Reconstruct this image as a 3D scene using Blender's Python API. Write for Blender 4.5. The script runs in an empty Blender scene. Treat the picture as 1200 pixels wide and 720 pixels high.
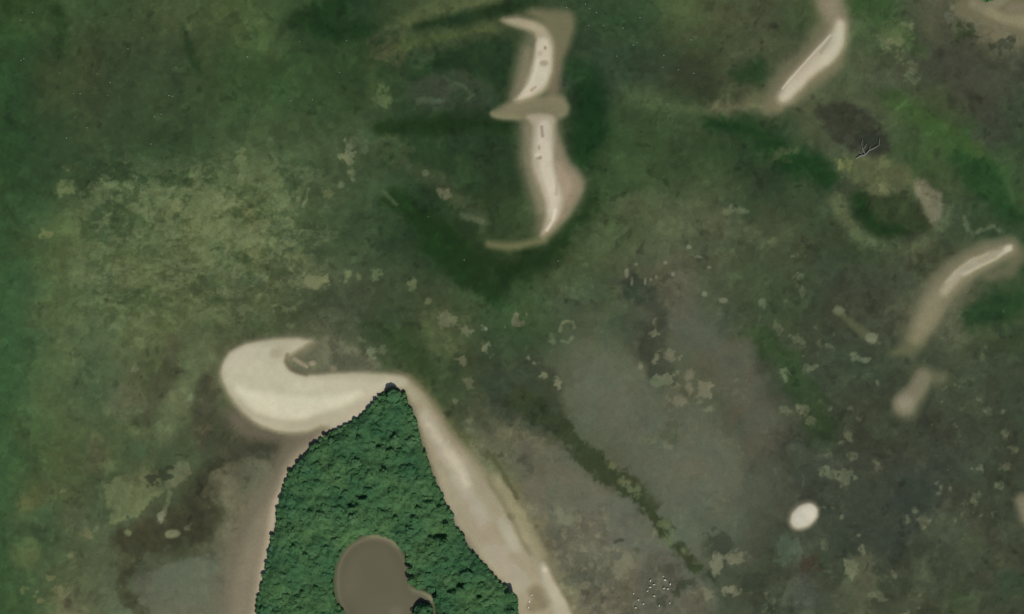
import bpy, bmesh, math, random
import numpy as np
from mathutils import Vector, Matrix

random.seed(7)
rng = np.random.default_rng(7)
S = 0.5                       # metres per map unit
sc = bpy.context.scene
COL = sc.collection

def W(x, y, z=0.0):           # map units (x right, y down) -> world
    return Vector(((x - 600) * S, (360 - y) * S, z))

def tag(o, label=None, cat=None, group=None, kind=None):
    if label: o['label'] = label
    if cat: o['category'] = cat
    if group: o['group'] = group
    if kind: o['kind'] = kind
    return o

# ------------------------------------------------------------------ world, sun, camera
SUN_EL, SUN_AZ = math.radians(50), math.radians(160)     # azimuth clockwise from north (+Y)
world = bpy.data.worlds.new("World"); sc.world = world; world.use_nodes = True
nt = world.node_tree; nt.nodes.clear()
sky = nt.nodes.new('ShaderNodeTexSky'); sky.sky_type = 'NISHITA'; sky.sun_disc = False
sky.sun_elevation = SUN_EL; sky.sun_rotation = SUN_AZ
sky.air_density = 1.0; sky.dust_density = 1.2
bg = nt.nodes.new('ShaderNodeBackground'); bg.inputs['Strength'].default_value = 0.07
out = nt.nodes.new('ShaderNodeOutputWorld')
nt.links.new(sky.outputs[0], bg.inputs[0]); nt.links.new(bg.outputs[0], out.inputs[0])

sl = bpy.data.lights.new('sun', 'SUN'); sl.energy = 4.0; sl.angle = math.radians(0.53); sl.color = (1.0, 0.95, 0.87)
so = bpy.data.objects.new('sun', sl); COL.objects.link(so)
sd = Vector((math.sin(SUN_AZ) * math.cos(SUN_EL), math.cos(SUN_AZ) * math.cos(SUN_EL), math.sin(SUN_EL)))
so.location = sd * 800
so.rotation_euler = (-sd).to_track_quat('-Z', 'Y').to_euler()

cd = bpy.data.cameras.new('camera'); cam = bpy.data.objects.new('camera', cd); COL.objects.link(cam)
cam.location = (0, 0, 1500); cam.rotation_euler = (0, 0, 0)
cd.sensor_fit = 'HORIZONTAL'; cd.angle = 2 * math.atan(300 / 1500)
cd.clip_start = 1; cd.clip_end = 20000
sc.camera = cam
sc.view_settings.view_transform = 'Standard'; sc.view_settings.look = 'None'
sc.view_settings.exposure = 0; sc.view_settings.gamma = 1
sc.render.engine = 'CYCLES'
sc.cycles.transparent_max_bounces = 16
sc.cycles.max_bounces = 5; sc.cycles.diffuse_bounces = 3

# ------------------------------------------------------------------ the grid the terrain is built on
P = 1.2
fx = np.arange(-90, 1290 + P, P); fy = np.arange(-90, 830 + P, P)
def widen(a):
    steps = np.cumsum(P * 1.35 ** np.arange(1, 24)); steps = steps[steps < 7000]
    return np.concatenate([a[0] - steps[::-1], a, a[-1] + steps])
gx, gy = widen(fx), widen(fy)
NX, NY = len(gx), len(gy)
X, Y = np.meshgrid(gx, gy)

def vnoise(x, y, scale, seed):
    r = np.random.default_rng(seed); n = 256
    t = r.random((n, n)).astype(np.float32)
    u, v = x / scale + 1000.37, y / scale + 1000.71
    iu, iv = np.floor(u).astype(int), np.floor(v).astype(int)
    fu, fv = u - iu, v - iv
    fu = fu * fu * (3 - 2 * fu); fv = fv * fv * (3 - 2 * fv)
    a, b, c, d = iu % n, (iu + 1) % n, iv % n, (iv + 1) % n
    return (t[c, a] * (1 - fu) + t[c, b] * fu) * (1 - fv) + (t[d, a] * (1 - fu) + t[d, b] * fu) * fv - 0.5

def fbm(x, y, scale, seed, octs=4, gain=0.55):
    s, a, tot = 0, 1.0, 0
    for o in range(octs):
        s = s + a * vnoise(x, y, scale / 2 ** o, seed + o * 17); tot += a; a *= gain
    return s / tot * 2

def cells(x, y, scale, seed):
    """flat random value per irregular cell"""
    r = np.random.default_rng(seed); n = 256
    jx, jy, val = r.random((n, n)), r.random((n, n)), r.random((n, n)) - 0.5
    u, v = x / scale + 1000, y / scale + 1000
    iu, iv = np.floor(u).astype(int), np.floor(v).astype(int)
    best = np.full(x.shape, 1e9); res = np.zeros(x.shape)
    for dx in (-1, 0, 1):
        for dy in (-1, 0, 1):
            a, b = (iu + dx) % n, (iv + dy) % n
            d = (iu + dx + jx[b, a] - u) ** 2 + (iv + dy + jy[b, a] - v) ** 2
            m = d < best
            best = np.where(m, d, best); res = np.where(m, val[b, a], res)
    return res

def sstep(e0, e1, v):
    t = np.clip((v - e0) / (e1 - e0), 0, 1); return t * t * (3 - 2 * t)

def to_lin(c):
    c = np.asarray(c, dtype=float) / 255
    return np.where(c <= 0.04045, c / 12.92, ((c + 0.055) / 1.055) ** 2.4)

# ------------------------------------------------------------------ what covers the bed: broad tones on a loose lattice; westmost tones include teal light scattered by deep water
TONES = [
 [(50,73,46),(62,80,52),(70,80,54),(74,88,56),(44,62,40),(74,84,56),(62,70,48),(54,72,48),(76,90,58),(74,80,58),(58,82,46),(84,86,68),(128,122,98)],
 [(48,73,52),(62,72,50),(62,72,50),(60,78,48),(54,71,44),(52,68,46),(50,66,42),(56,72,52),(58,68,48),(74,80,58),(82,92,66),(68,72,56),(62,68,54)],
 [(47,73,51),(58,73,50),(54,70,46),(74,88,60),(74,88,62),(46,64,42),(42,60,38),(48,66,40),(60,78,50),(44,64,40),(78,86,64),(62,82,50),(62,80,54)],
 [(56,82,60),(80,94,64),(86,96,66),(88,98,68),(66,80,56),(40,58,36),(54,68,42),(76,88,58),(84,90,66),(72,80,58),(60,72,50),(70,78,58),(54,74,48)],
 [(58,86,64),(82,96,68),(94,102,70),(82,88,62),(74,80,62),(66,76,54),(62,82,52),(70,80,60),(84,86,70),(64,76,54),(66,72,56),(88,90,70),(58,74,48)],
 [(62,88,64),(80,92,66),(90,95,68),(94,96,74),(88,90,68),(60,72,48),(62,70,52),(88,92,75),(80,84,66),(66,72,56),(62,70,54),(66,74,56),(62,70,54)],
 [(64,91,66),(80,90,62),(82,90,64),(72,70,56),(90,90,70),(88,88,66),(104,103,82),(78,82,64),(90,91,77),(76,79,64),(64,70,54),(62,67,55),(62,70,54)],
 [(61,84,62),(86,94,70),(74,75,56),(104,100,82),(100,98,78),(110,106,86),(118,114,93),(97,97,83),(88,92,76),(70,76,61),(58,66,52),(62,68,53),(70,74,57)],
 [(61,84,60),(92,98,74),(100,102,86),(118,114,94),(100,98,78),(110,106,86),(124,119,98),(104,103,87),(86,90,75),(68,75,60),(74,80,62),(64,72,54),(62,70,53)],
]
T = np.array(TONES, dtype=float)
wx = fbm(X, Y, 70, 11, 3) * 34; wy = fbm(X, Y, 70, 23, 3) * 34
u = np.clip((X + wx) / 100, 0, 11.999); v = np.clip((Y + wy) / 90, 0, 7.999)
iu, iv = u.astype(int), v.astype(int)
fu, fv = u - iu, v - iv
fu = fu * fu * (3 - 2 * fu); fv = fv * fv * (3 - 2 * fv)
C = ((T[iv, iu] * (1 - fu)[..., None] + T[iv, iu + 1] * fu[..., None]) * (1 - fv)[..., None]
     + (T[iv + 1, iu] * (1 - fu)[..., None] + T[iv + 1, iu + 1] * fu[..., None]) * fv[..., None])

# domain warps that roughen the outlines of patches
n1x, n1y = fbm(X, Y, 26, 31, 4, .62), fbm(X, Y, 26, 47, 4, .62)

def sub(x0, x1, y0, y1):
    a, b = np.searchsorted(gx, [x0, x1]); c, d = np.searchsorted(gy, [y0, y1])
    return slice(c, d), slice(a, b)

def sd_path(px, py, pts):
    best = np.full(px.shape, 1e9)
    if len(pts) == 1:
        x, y, r = pts[0]; return np.hypot(px - x, py - y) - r
    for (x0, y0, r0), (x1, y1, r1) in zip(pts, pts[1:]):
        dx, dy = x1 - x0, y1 - y0; L = dx * dx + dy * dy + 1e-9
        t = np.clip(((px - x0) * dx + (py - y0) * dy) / L, 0, 1)
        best = np.minimum(best, np.hypot(px - x0 - t * dx, py - y0 - t * dy) - (r0 + (r1 - r0) * t))
    return best

def smooth_poly(pts, it=2):
    for _ in range(it):
        o = []
        for (x0, y0), (x1, y1) in zip(pts, pts[1:] + pts[:1]):
            o += [(x0 * .75 + x1 * .25, y0 * .75 + y1 * .25), (x0 * .25 + x1 * .75, y0 * .25 + y1 * .75)]
        pts = o
    return pts

def sd_poly(px, py, pts):
    best = np.full(px.shape, 1e9); inside = np.zeros(px.shape, bool)
    for (x0, y0), (x1, y1) in zip(pts, pts[1:] + pts[:1]):
        dx, dy = x1 - x0, y1 - y0; L = dx * dx + dy * dy + 1e-9
        t = np.clip(((px - x0) * dx + (py - y0) * dy) / L, 0, 1)
        best = np.minimum(best, np.hypot(px - x0 - t * dx, py - y0 - t * dy))
        if dy != 0:
            c = ((y0 > py) != (y1 > py)) & (px < dx * (py - y0) / dy + x0)
            inside ^= c
    return np.where(inside, -best, best)

n2x, n2y = fbm(X, Y, 9, 53, 3, .7), fbm(X, Y, 9, 59, 3, .7)
fr1, fr2 = fbm(X, Y, 13, 61, 4, .7), fbm(X, Y, 6, 67, 3, .7)

def lay(kind, pts, col, soft=4.0, alpha=1.0, warp=3.0, frag=0.0, rough=0.0):
    """cover a patch of the bed with one tone; soft = half width of its edge"""
    global C
    if kind == 'P': pts = smooth_poly(list(pts), 1)
    R = max([p[2] if len(p) > 2 else 0 for p in pts]) + soft + warp * 2 + 4
    xs, ys = [p[0] for p in pts], [p[1] for p in pts]
    s = sub(min(xs) - R, max(xs) + R, min(ys) - R, max(ys) + R)
    w2 = warp * .7 if warp >= 3 else 0
    px, py = X[s] + n1x[s] * warp * 1.3 + n2x[s] * w2, Y[s] + n1y[s] * warp * 1.3 + n2y[s] * w2
    d = sd_poly(px, py, pts) if kind == 'P' else sd_path(px, py, pts)
    if frag: d = d + (fr1[s] * .9 + fr2[s] * .7) * frag
    m = 1 - sstep(-soft, soft, d)
    if rough: m = m * np.clip(1 + rough * 2.2 * n1x[s][::, ::] + rough * fbm(X[s], Y[s], 9, 71, 3), 0, 1)
    m = (m * alpha)[..., None]
    C[s] = C[s] * (1 - m) + np.array(col, float) * m

def L_(pts, col, soft=4, alpha=1, warp=3, rough=0, frag=None):
    rm = max(p[2] for p in pts)
    if frag is None: frag = min(rm, 12) * (.9 if soft < 8 else .35) if warp >= 2.5 and rm < 60 else (rm * 1.3 if rm < 5 and warp >= 2 else 0)
    lay('L', pts, col, soft, alpha, warp, frag, rough)
def P_(pts, col, soft=4, alpha=1, warp=3, rough=0, frag=None):
    lay('P', pts, col, soft, alpha, warp, (warp * 1.3 if warp >= 3 else 0) if frag is None else frag, rough)
def D_(x, y, r, col, soft=None, alpha=1, warp=3, ry=None, ang=0, rough=0):
    fg = min(r, ry or r, 12) * 1.5 if warp > 2 else 0
    if ry is None: return L_([(x, y, r)], col, soft if soft is not None else min(3, r * .5), alpha, warp, rough, fg)
    a = math.radians(ang); pts = []
    for k in range(14):
        t = k * math.pi / 7; ex, ey = r * math.cos(t) * 1.04, ry * math.sin(t) * 1.04
        pts.append((x + ex * math.cos(a) - ey * math.sin(a), y + ex * math.sin(a) + ey * math.cos(a)))
    P_(pts, col, soft if soft is not None else min(3, min(r, ry) * .5), alpha, warp, rough, fg)

DG, MG = (33, 54, 29), (42, 62, 36)
# ---- seagrass deeps and banks, upper half
L_([(-30,0,40),(-20,300,38),(-25,520,40),(-30,760,30)], (52,81,50), 42, .5, 14)  # teal light scattered back by the deep western water, painted into the bed colour
L_([(68,12,6),(69,26,7),(70,62,5)], (41,61,35), 7, .85)
L_([(213,28,3),(220,52,5),(232,82,6)], (43,61,36), 5, .85, 4)
L_([(110,40,20),(150,60,24)], (64,68,48), 26, .2, 10)
L_([(290,45,14),(330,50,12)], (78,94,60), 12, .6, 6)
L_([(320,10,20),(355,2,10)], (80,96,62), 12, .45, 6)
L_([(395,4,14),(350,22,10),(385,32,13),(425,34,13)], (35,57,31), 11, .95, 8)
L_([(425,58,14),(440,90,14)], (54,72,44), 12, .6, 8)
L_([(475,28,8),(512,11,9),(575,-4,10)], (88,96,64), 9, .9, 3)
L_([(488,32,3),(540,22,7),(598,8,9),(622,0,9)], (36,54,31), 6, .95, 2)
L_([(466,58,8),(520,42,5),(578,32,4)], (76,88,54), 5, .85, 3)
D_(457,56,13,(84,88,62),9,.8,6,ry=17)
P_([(470,92),(515,65),(560,46),(602,46),(606,100),(592,115),(560,88),(520,96)], (37,58,35), 8, .9, 5)
P_([(482,92),(530,80),(560,92),(578,105),(582,120),(560,132),(500,125),(470,112)], (60,72,54), 6, .8, 4, rough=.3)
D_(508,103,22,(66,68,56),8,.6,6,ry=13)
L_([(518,91,1.6),(532,98,2),(547,106,3),(551,112,3),(546,119,2.5)], (84,94,70), 3, .7, 3)
L_([(488,117,2),(505,117,3),(521,118,2)], (80,94,72), 3, .7, 3)
D_(449,116,8,(92,105,74),5,.8,5,ry=11)
L_([(432,80,5),(438,118,5)], (74,88,56), 8, .6, 5)
L_([(447,150,11),(500,149,12),(545,147,9),(592,150,9)], (33,53,27), 8, .95, 4)
L_([(480,180,20),(540,200,26),(590,200,20)], (44,64,40), 16, .8, 8)
D_(455,175,20,(78,90,62),10,.6,10,ry=12,ang=30)
L_([(690,104,16),(695,150,24),(678,186,12)], (27,54,27), 12, .97, 4)
L_([(668,78,10),(690,88,14)], (38,64,36), 10, .8, 5)
L_([(462,232,8),(500,265,16),(530,292,22),(572,320,22),(606,318,16),(642,296,15),(678,262,12),(692,230,8)], (33,55,27), 15, .97, 8)
L_([(575,330,16),(586,360,10)], (38,60,34), 11, .8, 8)
L_([(462,228,7),(492,258,13),(520,288,16),(548,318,15),(575,342,11)], (32,53,26), 9, .9, 5)
L_([(470,192,6),(500,205,8),(535,232,9),(568,262,7)], (76,86,60), 8, .7, 6)
L_([(470,190,10),(530,220,12)], (62,72,50), 10, .6, 8)
D_(740,22,34,(46,70,46),18,.5,10,ry=18)
D_(690,20,16,(52,72,46),12,.5,8)
L_([(870,88,10),(888,84,15)], (36,58,33), 11, .92, 5)
L_([(745,115,14),(800,128,10),(850,126,8)], (84,98,64), 12, .6, 8)
L_([(730,135,20),(760,165,24),(730,190,20)], (66,84,52), 16, .55, 8)
L_([(835,128,7),(870,124,8),(908,122,9)], (106,106,80), 8, .85, 4)
L_([(832,146,9),(880,150,9),(905,168,12),(932,190,18),(965,205,16)], (30,59,30), 11, .93, 7)
D_(922,178,12,(80,92,62),7,.75,6,ry=8)
D_(828,170,14,(54,76,46),9,.6,6)
P_([(950,128),(985,118),(1010,123),(1032,142),(1046,170),(1032,186),(1000,184),(978,168),(962,146)], (58,61,49), 6, .93, 5, rough=.25)
D_(1022,168,16,(47,54,43),6,.75,4,ry=12)
L_([(1015,30,14),(1040,52,20)], (82,96,66), 12, .8, 8)
D_(1049,42,16,(112,119,86),5,.85,4,ry=17)
D_(1068,84,9,(96,105,80),4,.8,3,ry=14)
D_(1035,95,14,(84,94,74),7,.6,5,ry=10)
L_([(1020,15,12),(1060,40,6),(1075,55,6)], (60,86,48), 9, .55, 8)
L_([(1040,112,8),(1085,140,14),(1130,175,16),(1175,215,14),(1205,250,10)], (60,86,46), 11, .75, 8)
L_([(1110,70,26),(1150,110,28),(1160,150,18)], (66,68,56), 20, .7, 12)
D_(1165,145,18,(62,66,56),8,.6,6)
D_(1127,38,10,(54,64,42),5,.8,5); D_(1178,50,11,(56,64,50),4,.8,4,ry=9)
L_([(1120,185,10),(1150,205,20),(1160,222,18),(1190,255,10)], (38,66,36), 11, .9, 7)
L_([(1195,225,14)], (64,82,52), 10, .6, 6)
P_([(968,192),(1000,180),(1050,184),(1070,200),(1074,216),(1050,228),(1030,232),(1006,215)], (92,98,68), 6, .8, 5, rough=.2)
D_(991,195,10,(118,126,80),3,.85,3,ry=7,ang=-20); D_(1038,223,8,(114,120,88),3,.8,3,ry=6)
L_([(980,228,6),(992,258,7),(1012,284,7),(1046,296,7),(1082,288,7),(1106,266,5),(1114,244,5)], (94,103,73), 6, .8, 4, rough=.7)
P_([(1002,228),(1030,230),(1060,228),(1080,240),(1092,262),(1078,275),(1045,282),(1020,275),(1003,252)], (52,64,41), 5, .95, 3)
L_([(1008,234,9),(1012,250,10),(1030,266,7),(1056,270,6)], (31,54,28), 8, .92, 3)
P_([(1070,214),(1085,212),(1100,228),(1109,244),(1102,262),(1092,263),(1082,250),(1078,236)], (122,120,98), 5, .9, 3)
L_([(1130,254,1.6),(1134,268,2),(1140,274,2),(1150,268,2.4),(1165,265,2.2),(1176,274,2.8)], (100,108,84), 2.5, .8, 2)
L_([(1105,300,14),(1080,315,14)], (60,68,48), 12, .7, 6)
L_([(1140,372,14),(1170,362,20),(1200,348,14)], (40,63,36), 11, .92, 5)
D_(1195,330,16,(60,72,46),10,.5,5)
L_([(1060,330,12),(1010,340,20),(985,330,14)], (64,70,56), 14, .5, 8)
# ---- pale algae flats at the west
L_([(150,222,8),(235,235,18),(290,215,18),(330,190,16)], (92,102,70), 14, .55, 16, rough=.6)
P_([(225,240),(262,228),(300,240),(320,262),(330,285),(300,300),(262,296),(240,280),(222,262)], (112,116,82), 4, .6, 12, rough=.7)
P_([(75,300),(110,290),(160,300),(220,305),(280,300),(290,340),(240,352),(160,365),(110,365)], (94,102,72), 9, .5, 14, rough=.6)
D_(275,330,22,(108,116,86),5,.6,10,ry=16); D_(205,312,18,(102,112,84),6,.6,8,ry=10); D_(90,322,8,(100,112,84),5,.55,6,ry=16)
for a in [(77,196,4,2.5),(76,220,9,6),(138,232,6,3),(168,227,6,7),(190,229,9,6),(168,245,12,6),(210,240,8,7),(228,200,10,7),
          (280,192,9,13),(272,238,17,9),(300,255,9,14),(326,240,9,9),(335,262,8,8),(300,280,14,6),(385,226,6,5),(355,226,5,6),
          (133,282,8,4),(55,276,8,5),(125,318,8,6),(255,345,12,5),(135,385,7,4),(168,382,10,5),(70,400,8,6),(167,402,6,4)]:
    D_(a[0], a[1], a[2], (118,124,90), 3, .6, 7, ry=a[3], rough=.6)
L_([(117,211,3),(124,217,5),(135,219,5),(150,219,5)], (118,126,92), 2.5, .85, 4)
D_(188,228,5,(80,88,60),2,.8,3,ry=3)
L_([(322,185,3),(330,196,2),(345,198,2.5),(358,199,1.5)], (104,112,84), 2, .7, 4)
L_([(363,222,1.6),(361,232,1.6),(356,240,2)], (118,124,96), 1.5, .8, 2)
D_(407,179,8,(118,124,96),3,.95,5,ry=10); D_(424,170,12,(92,106,80),3,.7,4,ry=6,ang=25); D_(411,200,6,(114,120,92),2.5,.9,4); D_(400,217,4,(112,120,92),2,.9,2)
L_([(449,223,1.8),(458,231,2.4),(465,238,2)], (86,97,69), 2.5, .75, 3)
D_(520,226,9,(112,114,90),3,.85,4,ry=5,ang=30); D_(499,203,4,(100,108,86),2,.8,2)
L_([(542,252,3),(552,257,3),(564,261,3)], (94,102,78), 3, .7, 3)
D_(367,330,12,(118,123,90),2.5,.95,4,ry=9); D_(350,328,6,(108,114,86),2.5,.7,4); D_(306,324,9,(104,112,84),3,.8,4,ry=5)
for x, y, r in [(405,326,5),(420,324,3),(442,323,6),(485,333,6),(501,353,4),(338,297,3)]: D_(x, y, r, (106,114,82), 2.2, .8, 4)
L_([(225,330,20),(320,350,16),(345,370,14)], (70,76,54), 14, .55, 10)
L_([(60,370,26),(110,420,30),(150,470,26)], (84,94,68), 22, .5, 14)
L_([(205,400,8),(196,440,12),(176,480,10),(168,510,8)], (82,82,62), 7, .8, 5)
P_([(136,445),(160,440),(172,455),(165,480),(150,505),(130,495),(128,465)], (104,104,82), 8, .6, 8)
L_([(240,400,14),(225,440,14),(205,480,12),(195,510,10)], (106,110,82), 9, .75, 6)
D_(222,466,4,(122,126,102),2,.8,3); D_(158,433,4.5,(118,122,98),2,.7,3,ry=3)
L_([(243,450,10),(240,490,14),(250,520,16)], (76,74,58), 9, .85, 6)
L_([(150,505,22),(130,530,20)], (82,92,62), 16, .5, 10); L_([(165,525,12),(145,540,8)], (74,90,64), 10, .6, 8)
L_([(110,520,10),(115,545,14)], (104,100,76), 9, .5, 6)
# ---- lower west
P_([(122,570),(140,558),(165,545),(188,552),(186,575),(180,590),(163,602),(150,612),(135,610),(126,590)], (108,111,81), 3, .92, 7, rough=.15)
P_([(200,548),(216,538),(222,552),(218,566),(204,574),(192,574),(188,560)], (108,106,82), 3, .9, 5)
D_(188,556,14,(62,64,48),3,.92,5,ry=9); D_(150,548,10,(82,88,62),6,.5,6)
L_([(150,636,16),(190,625,20),(235,612,22),(242,578,18),(258,548,14)], (67,65,49), 8, .95, 8)
L_([(150,660,10),(143,690,8),(166,722,9)], (72,71,52), 6, .85, 5)
L_([(196,572,2),(197,590,1.8),(191,602,2.2)], (106,108,82), 2, .8, 3); L_([(187,604,3),(189,610,2.6)], (128,130,106), 1.6, .95, 2)
D_(203,626,9,(128,127,99),2,.95,2,ry=5.5); D_(150,625,4,(112,112,84),2,.85,2); D_(220,617,4,(102,104,82),2,.7,3)
P_([(248,552),(275,548),(288,568),(284,592),(262,600),(245,590),(240,572)], (97,94,75), 4, .85, 7, rough=.5)
D_(100,628,8,(116,114,86),4,.8,5,ry=5); D_(88,608,14,(96,104,80),8,.6,8,ry=8)
for x, y, r in [(83,652,4),(60,675,5),(30,690,5),(41,697,3),(48,705,3.5),(71,692,8),(112,622,3),(73,575,3)]: D_(x, y, r, (118,122,94), 2.2, .75, 4)
L_([(75,705,14),(92,730,16)], (110,110,88), 9, .7, 6); L_([(30,650,16)], (92,102,74), 12, .7, 6)
L_([(30,590,12),(60,575,8)], (94,98,72), 8, .6, 6); L_([(15,610,10),(50,620,16)], (66,80,60), 12, .6, 6)
P_([(252,548),(300,535),(330,545),(316,580),(300,620),(280,650),(262,690),(262,724),(240,735),(238,690),(252,640),(268,605)], (113,108,90), 9, .75, 6)
P_([(160,690),(164,676),(180,666),(215,656),(245,648),(262,655),(264,700),(256,735),(185,735),(175,714)], (102,101,86), 3.5, .97, 3)
# ---- middle
L_([(345,395,18),(395,385,20),(430,400,10)], (92,92,72), 12, .7, 8, rough=.2)
P_([(332,408),(348,402),(368,396),(392,394),(412,408),(440,418),(446,430),(440,437),(390,437),(362,440),(340,438),(332,425)], (116,111,91), 5, .93, 3)
L_([(398,424,10),(430,428,7)], (86,84,68), 5, .8, 4); L_([(430,385,14),(480,395,16),(500,430,12)], (60,72,46), 11, .7, 10)
L_([(470,400,14),(492,422,10),(505,445,8)], (54,70,40), 9, .7, 8)
P_([(560,442),(600,435),(648,440),(662,470),(655,500),(620,505),(585,490),(570,470)], (56,66,51), 11, .75, 10)
L_([(640,450,10),(660,480,12),(650,510,10)], (66,72,50), 8, .6, 8, rough=.4)
P_([(500,370),(540,362),(560,385),(545,410),(525,425),(505,415),(495,395)], (84,92,62), 7, .7, 9, rough=.6)
L_([(690,400,20),(720,430,24),(690,460,20)], (90,90,70), 18, .5, 12)
L_([(700,450,36),(760,500,46),(830,550,46)], (94,95,80), 24, .75, 14)
L_([(805,372,22),(855,425,26),(895,500,22),(905,560,14)], (89,87,74), 18, .75, 10)
L_([(735,330,12),(755,345,16),(770,370,14),(760,410,18),(775,440,12)], (61,67,54), 11, .8, 10)
D_(748,340,14,(52,64,50),6,.75,6,ry=14)
P_([(598,520),(640,515),(700,560),(760,612),(800,655),(830,690),(830,760),(680,760),(640,660),(610,590)], (98,97,82), 10, .8, 8)
L_([(690,600,26),(740,640,26)], (96,95,83), 16, .6, 10)
L_([(612,470,18),(640,490,11),(665,512,10),(700,545,12),(740,570,15),(762,598,8),(788,633,7),(812,660,6),(838,678,3)], (56,65,43), 4.5, .95, 6, frag=8)
L_([(745,562,10),(765,588,8)], (72,76,54), 5, .6, 4)
for x, y, r, ry in [(727,563,5,5),(746,574,7,9),(718,544,5,4),(778,612,5,5),(785,632,8,6),(802,647,3,3)]: D_(x, y, r, (100,104,74), 3, .8, 3, ry=ry, rough=.25)
L_([(880,390,10),(900,400,12),(925,420,14),(935,450,14),(955,480,14),(965,510,14)], (52,70,42), 9, .85, 10, rough=.3)
L_([(880,320,20),(900,360,14)], (66,76,54), 12, .5, 10)
P_([(900,500),(960,520),(1060,520),(1120,560),(1110,640),(1040,650),(980,640),(920,600),(890,560)], (62,67,57), 22, .6, 14)
L_([(905,540,18),(890,580,22),(880,640,14)], (78,80,66), 14, .5, 10)
L_([(1085,560,20),(1070,600,20),(1050,630,18)], (56,64,54), 16, .6, 12)
L_([(860,690,18),(840,640,14)], (66,72,56), 9, .8, 10, rough=.2); D_(843,640,14,(67,71,57),5,.8,6,ry=18)
L_([(870,700,20),(900,660,16),(920,720,16)], (62,70,54), 10, .7, 10, rough=.2)
D_(925,648,15,(80,93,76),5,.8,5,ry=15); D_(945,695,17,(76,84,76),7,.7,5,ry=18); D_(925,695,10,(82,90,74),5,.7,4,ry=14)
D_(950,660,10,(62,57,46),4,.85,4,ry=9); D_(967,656,7,(54,68,46),4,.6,4)
P_([(975,690),(990,668),(1012,648),(1024,640),(1030,670),(1028,700),(1015,725),(990,725)], (90,93,72), 6, .7, 9, rough=.5)
L_([(1080,650,18),(1100,620,16),(1130,605,16)], (80,88,68), 10, .55, 12, rough=.6); L_([(1140,640,14),(1165,660,16),(1200,700,14)], (76,84,62), 12, .5, 12, rough=.4)
L_([(1075,665,8),(1085,690,10),(1065,715,10)], (82,90,70), 7, .6, 10, rough=.5)
D_(1185,690,18,(56,72,52),10,.6,8); D_(1125,700,16,(56,70,44),10,.6,8); D_(1060,590,16,(50,62,54),9,.6,6)
# pale patches of bare sand and rubble
for x, y, r, ry in [(784,418,7,7),(768,422,4,7),(776,446,9,8),(797,436,4,2.5),(808,441,6,6),(808,453,4.5,7),(826,460,8,9),(795,452,7,5),(780,468,8,4),
                    (796,470,9,6),(820,474,5,3.5),(828,482,6,3),(764,378,3,5),(767,392,6,5),(750,430,3,6),(789,494,3,4),(782,522,7,4),(750,432,2,3)]:
    D_(x, y, r, (114,114,92), 2, .8, 4, ry=ry, rough=.15)
D_(795,455,5,(84,84,66),2,.7,2,ry=3); D_(772,448,8,(90,102,78),3,.6,4); D_(787,506,9,(80,82,64),4,.8,4,ry=12)
L_([(656,388,1.5),(658,380,1.8),(664,376,2),(672,377,2),(674,383,2)], (108,114,86), 1.5, .85, 2); L_([(671,394,1.3),(667,401,1.5),(658,399,1.3)], (106,112,86), 1.5, .8, 2)
D_(645,394,6,(96,104,78),3,.7,4); D_(648,400,3,(104,110,84),2,.7,2)
for x, y, r, c in [(618,420,3,120),(626,424,3,122),(636,440,4,116),(651,450,5,118),(565,386,2.5,140),(590,386,2,128),(573,404,2,120),(525,376,7,106),(546,387,5,112),(568,406,5,114),
                   (434,414,5,126),(424,398,4,104),(439,421,2.5,120),(448,410,4,96),(540,425,4,108),(552,494,3,104),(550,450,4,98),(533,470,3,100),(605,375,6,106),(550,505,4,100)]:
    D_(x, y, r, (c, c + 3, c - 22), 1.8, .85, 4)
for x, y, r, ry in [(982,365,6,4),(1021,396,7,6),(978,392,1.6,1.6),(974,408,8,3.5),(966,404,4,2),(1002,416,4,5),(1010,420,5,2.5),(1016,420,3,3),(910,384,8,6),(928,392,5,4),(938,396,7,4),(920,440,5,5),
                    (955,430,6,3),(948,432,4,5),(921,482,7,5),(940,482,6,7),(952,492,6,4),(975,480,2,2),(996,480,3,3),(1007,491,2.5,3),(992,512,5,7),(985,520,4,3),(967,531,5,3.5),(1000,536,7,4),
                    (1031,448,3,2.4),(1147,468,3,2.5),(1156,483,4,5),(1176,483,3,3),(1177,508,3,5),(1188,525,4,3.5),(1151,419,4,5),(1155,408,2,2),(972,556,8,6),(990,560,6,7),(1025,550,4,6),(1018,556,2,2),(1002,561,1.6,2),
                    (1072,599,3,4),(1082,613,9,5),(1008,629,2,1.5),(1014,645,5,7),(995,668,7,8),(1047,671,3,5),(1031,699,6,7),(1142,583,5,6),(1151,550,2,4),(1098,565,2,2),(1103,572,2,2),(1115,575,2,3),(1100,580,2.5,2),
                    (1121,608,2,2.4),(1130,602,2,3),(966,636,4,6),(1063,610,2,3),(937,326,6,5),(940,340,4,8),(896,355,4,5),(923,352,2,2),(941,326,5,4),(934,300,5,4),(1170,570,6,5),(1180,548,8,6)]:
    b = 6 if r > 3.5 else 14
    D_(x, y, r, (102 + b, 108 + b, 83 + b), 2.2, .45 + .3 * abs(math.sin(x * 3.7 + y)), 4, ry=ry, rough=.3)
L_([(990,372,3),(1003,383,4),(1014,391,5)], (86,94,68), 4, .7, 2)
for x, y, r, ry in [(695,612,4,4),(703,626,3,3),(711,620,2.5,2),(730,655,11,9),(712,643,4,2),(705,692,9,8),(711,708,7,6),(700,700,5,4),(733,675,5,6),(766,622,3,3),(667,608,6,5),(660,625,4,8),(655,600,4,9),(622,595,6,3),
                    (684,642,3,5),(668,655,3,8),(690,715,6,5),(840,662,7,11),(828,698,5,7),(865,652,9,7),(858,690,6,8),(720,668,4,4)]:
    D_(x, y, r, (122,120,98), 2.5, .75, 5, ry=ry, rough=.25)
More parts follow.
